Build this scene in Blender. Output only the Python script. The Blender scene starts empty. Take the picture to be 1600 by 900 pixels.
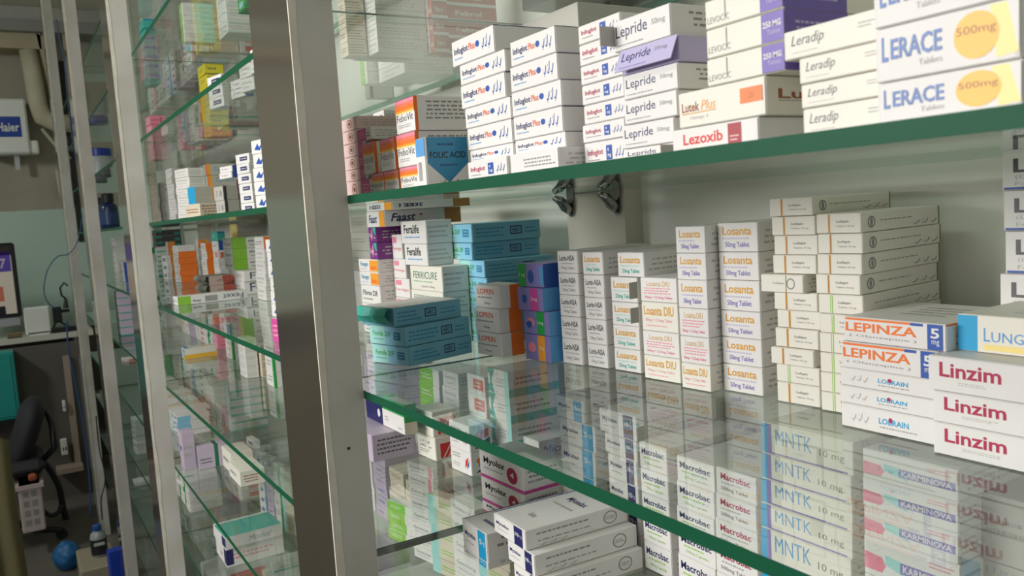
import bpy, bmesh, math, random
from mathutils import Vector, Matrix
S = bpy.context.scene
# ------------------------------------------------------------------ camera
cam_d = bpy.data.cameras.new('camera'); cam = bpy.data.objects.new('camera', cam_d)
S.collection.objects.link(cam); S.camera = cam
cam_d.sensor_width = 36; cam_d.lens = 29.1197; cam_d.clip_start = .02; cam_d.clip_end = 60
cam.matrix_world = Matrix([[0.520197, -0.04709, 0.852747, 0.0], [0.851671, 0.103016, -0.513852, -0.312071], [-0.06365, 0.993564, 0.093694, 1.5783], [0.0, 0.0, 0.0, 1.0]])
cam_d.dof.use_dof = True; cam_d.dof.focus_distance = .85; cam_d.dof.aperture_fstop = 16
# ------------------------------------------------------------------ world, lights, exposure
W = bpy.data.worlds.new('world'); S.world = W; W.use_nodes = True
bg = W.node_tree.nodes['Background']; bg.inputs[0].default_value = (.86, .93, 1, 1); bg.inputs[1].default_value = .58
def area(name, loc, rot, sx, sy, power, col):
    l = bpy.data.lights.new(name, 'AREA'); l.shape = 'RECTANGLE'; l.size = sx; l.size_y = sy
    l.energy = power; l.color = col
    o = bpy.data.objects.new(name, l); o.location = loc; o.rotation_euler = [math.radians(a) for a in rot]
    S.collection.objects.link(o); return o
area('shopfront_daylight', (.9, -2.4, 1.9), (78, 0, 20), 1.4, 1.3, 9, (1, .97, .93))
area('aisle_key_light', (-1.35, -2.1, 1.98), (78, 0, -24), 1.3, .7, 57, (1, .975, .965))  # soft key light added at front left, well below the ceiling
area('ceiling_tube_light_near', (-1.2, -1.3, 2.93), (14, 0, 0), 1.2, .25, 14, (.93, 1, .95))
area('end_wall_fill_light', (-4.3, -2.3, 3.15), (10, 34, 0), 1.2, .3, 95, (.93, 1, .95))  # unseen fill lamp, tilted to brighten the end wall
S.view_settings.view_transform = 'Standard'; S.view_settings.look = 'None'
S.view_settings.gamma = 1; S.view_settings.exposure = -0.14; S.view_settings.use_curve_mapping = False
S.render.film_transparent = False
S.cycles.max_bounces = 12; S.cycles.transparent_max_bounces = 32; S.cycles.glossy_bounces = 5; S.cycles.diffuse_bounces = 4
S.cycles.sample_clamp_indirect = 6
try: S.cycles.use_denoising = True
except Exception: pass
# ------------------------------------------------------------------ materials
MAT = {}
def rgb(h):
    c = [int(h[i:i+2], 16) / 255 for i in (0, 2, 4)]
    return tuple(x / 12.92 if x <= .04045 else ((x + .055) / 1.055) ** 2.4 for x in c) + (1,)
def mat(name, col=None, rough=.5, metal=0, noise=0, scale=20, col2=None, spec=.5, bump=0, stretch=None):
    if name in MAT: return MAT[name]
    m = bpy.data.materials.new(name); m.use_nodes = True; MAT[name] = m
    nt = m.node_tree; b = nt.nodes['Principled BSDF']
    b.inputs['Base Color'].default_value = col; b.inputs['Roughness'].default_value = rough
    b.inputs['Metallic'].default_value = metal; b.inputs['Specular IOR Level'].default_value = spec
    if noise or bump:
        tc = nt.nodes.new('ShaderNodeTexCoord'); mp = nt.nodes.new('ShaderNodeMapping'); n = nt.nodes.new('ShaderNodeTexNoise')
        n.inputs['Scale'].default_value = scale; n.inputs['Detail'].default_value = 6
        if stretch: mp.inputs['Scale'].default_value = stretch
        nt.links.new(tc.outputs['Object'], mp.inputs[0]); nt.links.new(mp.outputs[0], n.inputs['Vector'])
        if noise:
            r = nt.nodes.new('ShaderNodeValToRGB'); r.color_ramp.elements[0].position = .5 - .25; r.color_ramp.elements[1].position = .5 + .2
            c2 = col2 or tuple(x * .5 for x in col[:3]) + (1,)
            mix = nt.nodes.new('ShaderNodeMix'); mix.data_type = 'RGBA'
            mix.inputs['A'].default_value = col; mix.inputs['B'].default_value = c2
            r.color_ramp.elements[0].color = (noise, noise, noise, 1); r.color_ramp.elements[1].color = (0, 0, 0, 1)
            nt.links.new(n.outputs['Fac'], r.inputs[0]); nt.links.new(r.outputs[0], mix.inputs['Factor'])
            nt.links.new(mix.outputs['Result'], b.inputs['Base Color'])
        if bump:
            bp = nt.nodes.new('ShaderNodeBump'); bp.inputs['Strength'].default_value = bump; bp.inputs['Distance'].default_value = .002
            nt.links.new(n.outputs['Fac'], bp.inputs['Height']); nt.links.new(bp.outputs[0], b.inputs['Normal'])
    return m
def ink(h, rough=.42):
    return mat('ink_' + h, rgb(h), rough)
PAL = dict(card='e6e3df', cream='e9e5d8', grey='b4b1a8', dgrey='57565a', black='1c1c20', navy='23245e', blue='2a55a8', cyan='1ba0d2', teal='3fae9f',
 mint='a6dcd6', lblue='8fcbe6', femb='6eaec2', green='2aa14a', lime='8cc63c', dgreen='0f6b4a', olive='8d8d3a', orange='f0782a', amber='f0a030', yellow='f0b93c', azure='4c70b0', ochre='b07a3c', brick='bb5a4c',
 paley='f3dd8a', lemon='cfc233', red='d8322c', crimson='b0244e', dred='a31f2c', magenta='d0489a', pink='f0a8b8', pale='e9c9c4', purple='6d58ac', violet='7a2a82', lav='bfb6da',
 mauve='c3b3c6', text='8e8c88', ltext='b8b5b0', gold='d9a13a', peri='8a80c0', brown='9a5a2c', rose='e98aa0', sky='5aa0d8', beige='d9cdb8', ocean='2c86ae', salmon='e87a5c', sred='d96a5a')
def pm(c):
    return mat('card_' + c, rgb(PAL[c]), .5 if c in ('card', 'cream', 'grey') else .42, noise=.06 if c in ('card', 'cream') else 0, scale=30, bump=0)
WHITE_PAINT = mat('old_white_paint', rgb('cac7c0'), .55, noise=.7, scale=7, col2=rgb('a9a295'), bump=.4)
CHIPPED = mat('chipped_edge_paint', rgb('dcd7cb'), .6, noise=.5, scale=30, col2=rgb('b3a58d'))
LAMINATE = mat('glossy_dark_laminate', rgb('b5aea2'), .13, metal=.9, noise=.15, scale=6, col2=rgb('a39a8c'))
WALLM = mat('back_board_white', rgb('e2e3d9'), .6, noise=.1, scale=3)
CHROME = mat('chrome', rgb('a3a29e'), .1, metal=1)
EDGE = mat('green_glass_edge', rgb('175339'), .45, noise=.2, scale=60, col2=rgb('12503a'), spec=.12)
EDGEB = mat('green_glass_rear_edge', rgb('3f9a7c'), .3)
EDGED = mat('green_glass_cut_end', rgb('24382f'), .35)
def glass():
    m = bpy.data.materials.new('shelf_glass'); m.use_nodes = True; nt = m.node_tree; nt.nodes.clear()
    out = nt.nodes.new('ShaderNodeOutputMaterial'); tr = nt.nodes.new('ShaderNodeBsdfTransparent'); gl = nt.nodes.new('ShaderNodeBsdfGlossy')
    df = nt.nodes.new('ShaderNodeBsdfDiffuse'); fr = nt.nodes.new('ShaderNodeFresnel'); a = nt.nodes.new('ShaderNodeMixShader'); b = nt.nodes.new('ShaderNodeMixShader')
    tr.inputs[0].default_value = (.955, .98, .965, 1); gl.inputs['Roughness'].default_value = .012; gl.inputs[0].default_value = (.93, .97, .95, 1)
    df.inputs[0].default_value = rgb('a9afa4'); fr.inputs[0].default_value = 1.55
    geo = nt.nodes.new('ShaderNodeNewGeometry'); inv = nt.nodes.new('ShaderNodeMath'); inv.operation = 'SUBTRACT'; inv.inputs[0].default_value = 1
    nt.links.new(geo.outputs['Backfacing'], inv.inputs[1]); ml = nt.nodes.new('ShaderNodeMath'); ml.operation = 'MULTIPLY'; m2 = nt.nodes.new('ShaderNodeMath'); m2.operation = 'MULTIPLY'
    nt.links.new(fr.outputs[0], ml.inputs[0]); nt.links.new(inv.outputs[0], ml.inputs[1])
    n = nt.nodes.new('ShaderNodeTexNoise'); n.inputs['Scale'].default_value = 14; n.inputs['Detail'].default_value = 4
    tc = nt.nodes.new('ShaderNodeTexCoord'); nt.links.new(tc.outputs['Object'], n.inputs['Vector'])
    mr = nt.nodes.new('ShaderNodeMapRange'); mr.inputs['From Min'].default_value = .3; mr.inputs['From Max'].default_value = .7
    mr.inputs['To Min'].default_value = .05; mr.inputs['To Max'].default_value = .11
    nt.links.new(n.outputs['Fac'], mr.inputs['Value']); nt.links.new(mr.outputs[0], m2.inputs[0]); nt.links.new(inv.outputs[0], m2.inputs[1]); nt.links.new(m2.outputs[0], a.inputs[0])
    nt.links.new(tr.outputs[0], a.inputs[1]); nt.links.new(df.outputs[0], a.inputs[2])
    nt.links.new(ml.outputs[0], b.inputs[0]); nt.links.new(a.outputs[0], b.inputs[1]); nt.links.new(gl.outputs[0], b.inputs[2])
    nt.links.new(b.outputs[0], out.inputs[0]); return m
GLASS = glass()
# ------------------------------------------------------------------ mesh helpers
class MB:
    def __init__(s): s.v = []; s.f = []; s.m = []; s.mats = []; s.smooth = False
    def mi(s, m):
        if m not in s.mats: s.mats.append(m)
        return s.mats.index(m)
    def poly(s, pts, m):
        i = len(s.v); s.v += [tuple(p) for p in pts]; s.f.append(tuple(range(i, i + len(pts)))); s.m.append(s.mi(m))
    def mesh(s, vs, fs, m):
        i = len(s.v); k = s.mi(m); s.v += [tuple(p) for p in vs]
        for f in fs: s.f.append(tuple(i + a for a in f)); s.m.append(k)
    def box(s, x0, y0, z0, x1, y1, z1, m, bev=0, mats=None):
        if bev:
            bm = bmesh.new(); bmesh.ops.create_cube(bm, size=1)
            for v in bm.verts: v.co = Vector(((x0 + x1) / 2 + v.co.x * (x1 - x0), (y0 + y1) / 2 + v.co.y * (y1 - y0), (z0 + z1) / 2 + v.co.z * (z1 - z0)))
            bmesh.ops.bevel(bm, geom=bm.edges[:], offset=bev, segments=1, affect='EDGES')
            s.bm(bm, m); return
        P = [(x0, y0, z0), (x1, y0, z0), (x1, y1, z0), (x0, y1, z0), (x0, y0, z1), (x1, y0, z1), (x1, y1, z1), (x0, y1, z1)]
        F = [(3, 2, 1, 0), (4, 5, 6, 7), (0, 1, 5, 4), (1, 2, 6, 5), (2, 3, 7, 6), (3, 0, 4, 7)]  # bottom top front right back left
        for i, f in enumerate(F): s.poly([P[a] for a in f], (mats or {}).get(i, m))
    def bm(s, bm, m):
        bm.verts.ensure_lookup_table(); bm.verts.index_update()
        s.mesh([v.co[:] for v in bm.verts], [[v.index for v in f.verts] for f in bm.faces], m); bm.free()
    def tube(s, pts, r, m, n=10, caps=True):
        pts = [Vector(p) for p in pts]; rs = r if isinstance(r, (list, tuple)) else [r] * len(pts); rings = []
        up = Vector((0, 0, 1)); prev = None
        for i, p in enumerate(pts):
            t = (pts[min(i + 1, len(pts) - 1)] - pts[max(i - 1, 0)]).normalized()
            a = prev if prev is not None else (t.cross(up) if abs(t.z) < .95 else t.cross(Vector((1, 0, 0))))
            a = (a - t * a.dot(t)).normalized(); prev = a; b = t.cross(a)
            rings.append([p + (a * math.cos(2 * math.pi * k / n) + b * math.sin(2 * math.pi * k / n)) * rs[i] for k in range(n)])
        vs = [q for ring in rings for q in ring]; fs = []
        for i in range(len(rings) - 1):
            for k in range(n): fs.append((i * n + k, i * n + (k + 1) % n, (i + 1) * n + (k + 1) % n, (i + 1) * n + k))
        if caps: fs += [tuple(range(n))[::-1], tuple((len(rings) - 1) * n + k for k in range(n))]
        s.mesh(vs, fs, m)
    def lathe(s, prof, m, c=(0, 0, 0), n=20):
        vs = []; fs = []
        for (r, z) in prof:
            for k in range(n): vs.append((c[0] + r * math.cos(2 * math.pi * k / n), c[1] + r * math.sin(2 * math.pi * k / n), c[2] + z))
        for i in range(len(prof) - 1):
            for k in range(n): fs.append((i * n + k, i * n + (k + 1) % n, (i + 1) * n + (k + 1) % n, (i + 1) * n + k))
        fs += [tuple(range(n))[::-1], tuple((len(prof) - 1) * n + k for k in range(n))]
        s.mesh(vs, fs, m)
    def prism(s, poly, axis, a0, a1, m):
        def P(u, v, a): return {'x': (a, u, v), 'y': (u, a, v), 'z': (u, v, a)}[axis]
        n = len(poly); vs = [P(u, v, a0) for u, v in poly] + [P(u, v, a1) for u, v in poly]
        fs = [tuple(range(n))[::-1], tuple(range(n, 2 * n))] + [(i, (i + 1) % n, n + (i + 1) % n, n + i) for i in range(n)]
        s.mesh(vs, fs, m)
    def build(s, name, parent=None, smooth=False, loc=None):
        me = bpy.data.meshes.new(name); me.from_pydata(s.v, [], s.f)
        for m in s.mats: me.materials.append(m)
        me.polygons.foreach_set('material_index', s.m)
        if smooth: me.polygons.foreach_set('use_smooth', [True] * len(me.polygons))
        me.update(); o = bpy.data.objects.new(name, me); S.collection.objects.link(o)
        if parent: o.parent = parent
        if loc: o.location = loc
        return o
def tag(o, label, cat, group=None):
    o['label'] = label; o['category'] = cat
    if group: o['group'] = group
    return o
def struct(o): o['kind'] = 'structure'; return o
def empty(name, loc=(0, 0, 0), rz=0):
    o = bpy.data.objects.new(name, None); S.collection.objects.link(o); o.location = loc; o.rotation_euler = (0, 0, rz); return o
# lettering: outlines of the built-in font, fitted to a rectangle
TXT = {}
def text_mesh(t, style=''):
    k = (t, style)
    if k in TXT: return TXT[k]
    c = bpy.data.curves.new('t', 'FONT'); c.body = t; c.size = 1; c.resolution_u = 2; c.fill_mode = 'FRONT'
    if 'b' in style: c.offset = .022
    if 'l' in style: c.offset = -.008
    if 'i' in style: c.shear = .28
    o = bpy.data.objects.new('t', c); S.collection.objects.link(o)
    dg = bpy.context.evaluated_depsgraph_get(); me = o.evaluated_get(dg).to_mesh()
    vs = [(v.co.x, v.co.y) for v in me.vertices]; fs = [tuple(p.vertices) for p in me.polygons]
    o.to_mesh_clear(); bpy.data.objects.remove(o); bpy.data.curves.remove(c)
    if vs:
        x0 = min(a for a, b in vs); x1 = max(a for a, b in vs); y0 = min(b for a, b in vs); y1 = max(b for a, b in vs)
        vs = [((a - x0) / max(x1 - x0, 1e-6), (b - y0) / max(y1 - y0, 1e-6)) for a, b in vs]
    TXT[k] = (vs, fs); return TXT[k]
class Face:
    """a printed face: unit square mapped onto the carton; each item sits a hair above the last"""
    def __init__(s, mb, fn, seed=0, flip=False): s.mb = mb; s.fn = fn; s.e = .00012; s.r = random.Random(seed); s.flip = flip
    def put(s, vs, fs, m):
        if s.flip: vs = [(1 - a, 1 - b) for a, b in vs]
        s.mb.mesh([s.fn(a, b, s.e) for a, b in vs], fs, m); s.e += .00003
    def draw(s, items):
        for it in items:
            k = it[0]
            if k == 'R':
                _, a, b, c, d, col = it; s.put([(a, b), (c, b), (c, d), (a, d)], [(0, 1, 2, 3)], pm(col))
            elif k == 'P': s.put(it[1], [tuple(range(len(it[1])))], pm(it[2]))
            elif k == 'E':
                _, cx, cy, rx, ry, col = it
                s.put([(cx + rx * math.cos(t * math.pi / 10), cy + ry * math.sin(t * math.pi / 10)) for t in range(20)], [tuple(range(20))], pm(col))
            elif k == 'O':
                _, cx, cy, rx, ry, w, col = it; vs = []
                for t in range(20):
                    for q in (1, w): vs.append((cx + rx * q * math.cos(t * math.pi / 10), cy + ry * q * math.sin(t * math.pi / 10)))
                s.put(vs, [(2 * i, (2 * i + 2) % 40, (2 * i + 3) % 40, 2 * i + 1) for i in range(20)], pm(col))
            elif k == 'T':
                _, t, a, b, c, d, col = it[:7]; vs, fs = text_mesh(t, it[7] if len(it) > 7 else '')
                s.put([(a + (c - a) * u, b + (d - b) * v) for u, v in vs], fs, pm(col))
            elif k == 'L':   # rows of print too small to read: broken dashes
                _, a, b, c, d, n, col = it; vs = []; fs = []; hh = (d - b) / n
                for i in range(n):
                    y = d - hh * (i + .5); x = a + s.r.uniform(0, .06) * (c - a); end = c - s.r.uniform(0, .3) * (c - a)
                    while x < end:
                        w = s.r.uniform(.03, .11) * (c - a); j = len(vs); t = hh * .2
                        vs += [(x, y - t), (min(x + w, c), y - t), (min(x + w, c), y + t), (x, y + t)]; fs.append((j, j + 1, j + 2, j + 3)); x += w + (c - a) * .025
                s.put(vs, fs, pm(col))
            elif k == 'U':   # flowing nastaliq-like strokes
                _, a, b, c, d, col = it; vs = []; fs = []; n = 3
                for g in range(n):
                    x0 = a + (c - a) * g / n; ww = (c - a) / n * .9
                    pts = [(x0, b + (d - b) * .55), (x0 + ww * .25, b + (d - b) * .2), (x0 + ww * .6, b + (d - b) * .15), (x0 + ww * .85, b + (d - b) * .5), (x0 + ww, b + (d - b) * (.75 + .25 * (g % 2)))]
                    for (p, q) in zip(pts, pts[1:]):
                        j = len(vs); t = (d - b) * .07; u = (c - a) * .012
                        vs += [(p[0] - u, p[1] + t), (p[0] + u, p[1] - t), (q[0] + u, q[1] - t), (q[0] - u, q[1] + t)]; fs.append((j, j + 1, j + 2, j + 3))
                    j = len(vs); px = x0 + ww * .45; py = b + (d - b) * (.75 if g % 2 else .0); t = (d - b) * .09; u = (c - a) * .02
                    vs += [(px - u, py), (px, py - t), (px + u, py), (px, py + t)]; fs.append((j, j + 1, j + 2, j + 3))
                s.put(vs, fs, pm(col))
            elif k == 'B':   # bar code
                _, a, b, c, d, col = it; vs = []; fs = []; x = a
                while x < c:
                    w = s.r.uniform(.1, .4) * (c - a) / 12; j = len(vs); vs += [(x, b), (x + w, b), (x + w, d), (x, d)]; fs.append((j, j + 1, j + 2, j + 3)); x += w * 2.1
                s.put(vs, fs, pm(col))
# ------------------------------------------------------------------ the room (floor z = 0, shelf front plane y = 0, wall behind the shelves y = .41)
ZA = 1.60; PX = [-.842, -2.273, -3.548, -4.804]; PW = .149; PD = .046; GD = .376; BW = .41
lev = lambda k: ZA + (1 - k) * .21
FLOORM = mat('grey_tile_floor', rgb('6d6760'), .35, noise=.5, scale=5, col2=rgb('4c4741'))
WUP = mat('grimy_upper_wall', rgb('a39c8c'), .7, noise=.6, scale=2.2, col2=rgb('7d776a'))
MINT = mat('mint_wall_paint', rgb('b3c7ba'), .6, noise=.25, scale=2, col2=rgb('9fb3a8'))
LOWW = mat('lower_wall_grey', rgb('5f5a53'), .7, noise=.4, scale=3, col2=rgb('4a4540'))
CEIL = mat('ceiling_white', rgb('cfcabc'), .7)
def slab(name, x0, y0, z0, x1, y1, z1, m): 
    b = MB(); b.box(x0, y0, z0, x1, y1, z1, m); return struct(b.build(name))
slab('floor', -6.7, -3.4, -.1, 2.6, .55, 0, FLOORM)
slab('ceiling', -6.7, -3.4, 3.3, 2.6, .55, 3.1, CEIL)
slab('wall_back', -6.6, BW, 0, 2.6, BW + .1, 3.3, WALLM)
b = MB(); b.box(-6.7, -3.4, 0, -6.6, .51, .95, LOWW); b.box(-6.7, -3.4, .95, -6.6, .51, 1.785, MINT); b.box(-6.7, -3.4, 1.785, -6.6, .51, 3.3, WUP); struct(b.build('wall_end'))
slab('wall_opposite', -6.6, -3.5, 0, 2.6, -3.4, 3.3, WUP)
b = MB(); b.box(2.6, -3.4, 0, 2.7, -2.9, 3.3, WUP); b.box(2.6, -.3, 0, 2.7, .51, 3.3, WUP); b.box(2.6, -2.9, 2.4, 2.7, -.3, 3.3, WUP); struct(b.build('wall_street'))
# pilasters on the back board behind every shelf joint
for i, x in enumerate(PX):
    c = x - PW / 2; b = MB(); b.box(c - .065, GD + .004, 0, c + .065, BW, 3.3, mat('pilaster_board', rgb('cbc6b8'), .55, noise=.2, scale=4, col2=rgb('b5ad9b')))
    struct(b.build('trim_%d' % (i + 1)))
# ------------------------------------------------------------------ shelf posts
PN = ['nearest wide', 'second', 'third', 'farthest']
for i, x in enumerate(PX):
    b = MB(); b.box(x - PW, -PD, .0, x, 0, 3.3, WHITE_PAINT, mats={2: LAMINATE})
    o = b.build('shelf_post'); tag(o, PN[i] + ' white painted shelf post with dark glossy front, counting from right', 'shelf post', 'upright posts of the shelving')
    e = MB(); r = random.Random(i); n = 60; vs = []; 
    for j in range(n + 1):
        z = 3.3 * j / n; wv = .0045 + r.uniform(-.0012, .0012)
        vs += [(x + .0006, -PD - .0006, z), (x + .0006, -PD + wv * 1.6, z), (x - wv * .5, -PD - .0006, z)]
    e.mesh(vs, [f for j in range(n) for f in ((j * 3, j * 3 + 1, j * 3 + 4, j * 3 + 3), (j * 3 + 2, j * 3, j * 3 + 3, j * 3 + 5))], CHIPPED)
    ee = e.build('edge_strip', o); ee['label'] = 'worn chipped edge strip'
    if i == 0:
        q = MB(); q.lathe([(.0016, 0), (.0016, .0004), (.0002, .0006)], pm('black')); n_ = q.build('screw_hole', o); n_.rotation_euler = (0, math.pi / 2, 0); n_.location = (x + .0004, -.022, 1.335)
# ------------------------------------------------------------------ glass shelves
BN = ['near bay', 'second bay', 'third bay', 'far bay']
ends = [(PX[0] - PW / 2, PX[0] - PW / 2 + 1.43)] + [(PX[i + 1] - PW / 2, PX[i] - PW / 2) for i in range(3)]
LN = {-2: 'top', -1: 'second highest', 0: 'third highest', 1: 'fourth highest', 2: 'fifth highest', 3: 'sixth highest', 4: 'fourth lowest', 5: 'third lowest', 6: 'second lowest', 7: 'lowest'}
for bi, (x0, x1) in enumerate(ends):
    for k in range(-2, 8):
        z = lev(k); t = .0044; x0_, x1_ = x0 + .0012, x1 - .0012
        b = MB(); b.box(x0_, .0006, z - t, x1_, GD - .004, z + t, GLASS)
        o = b.build('glass_shelf'); tag(o, '%s clear glass shelf in the %s with green front edge' % (LN[k], BN[bi]), 'glass shelf', 'glass shelves with green edges')
        e = MB(); e.box(x0_, 0, z - t, x1_, .0006, z + t, EDGE); e.box(x0_, GD - .004, z - t, x1_, GD, z + t, EDGEB)
        for xe in (x0_ - .0006, x1_): e.box(xe, 0, z + t - (.0016 if not (bi == 0 and k == 3) else 2 * t), xe + .0006, GD, z + t, EDGED)
        e.build('polished_edge', o)
# chrome clips that carry the glass at the pilasters
def clip(x, z, lab):
    b = MB(); 
    b.prism([(x + w * math.sin(a), z + s_ * (.026 + .011 * math.cos(a))) for s_, w in ((1, .008), (-1, -.008)) for a in [math.pi / 2 - math.pi * i / 8 for i in range(9)]][::-1], 'y', GD + .001, GD + .004, CHROME)
    o = b.build('shelf_clip'); tag(o, lab, 'shelf clip', 'chrome shelf clips on the back board')
    for s, nm in ((-1, 'lower_jaw'), (1, 'upper_jaw')):
        j = MB(); pts = [(x, GD + .002, z + s * .028), (x, GD - .008, z + s * .022), (x, GD - .016, z + s * .013), (x, GD - .026, z + s * .0085)]
        j.tube(pts, [.0075, .008, .0065, .004], CHROME, 12); j.build(nm, o, smooth=True)
    return o
CW = ['near the white wall of boxes', 'behind the second post', 'behind the third post', 'behind the fourth post']
for i, x in enumerate(PX):
    c = x - PW / 2
    for k in (range(-1, 5) if i < 2 else ()):
        clip(c - .052, lev(k), 'left hand chrome clip under the %s glass shelf %s' % (LN[k], CW[i]))
        clip(c + .052, lev(k), 'right hand chrome clip under the %s glass shelf %s' % (LN[k], CW[i]))
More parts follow.
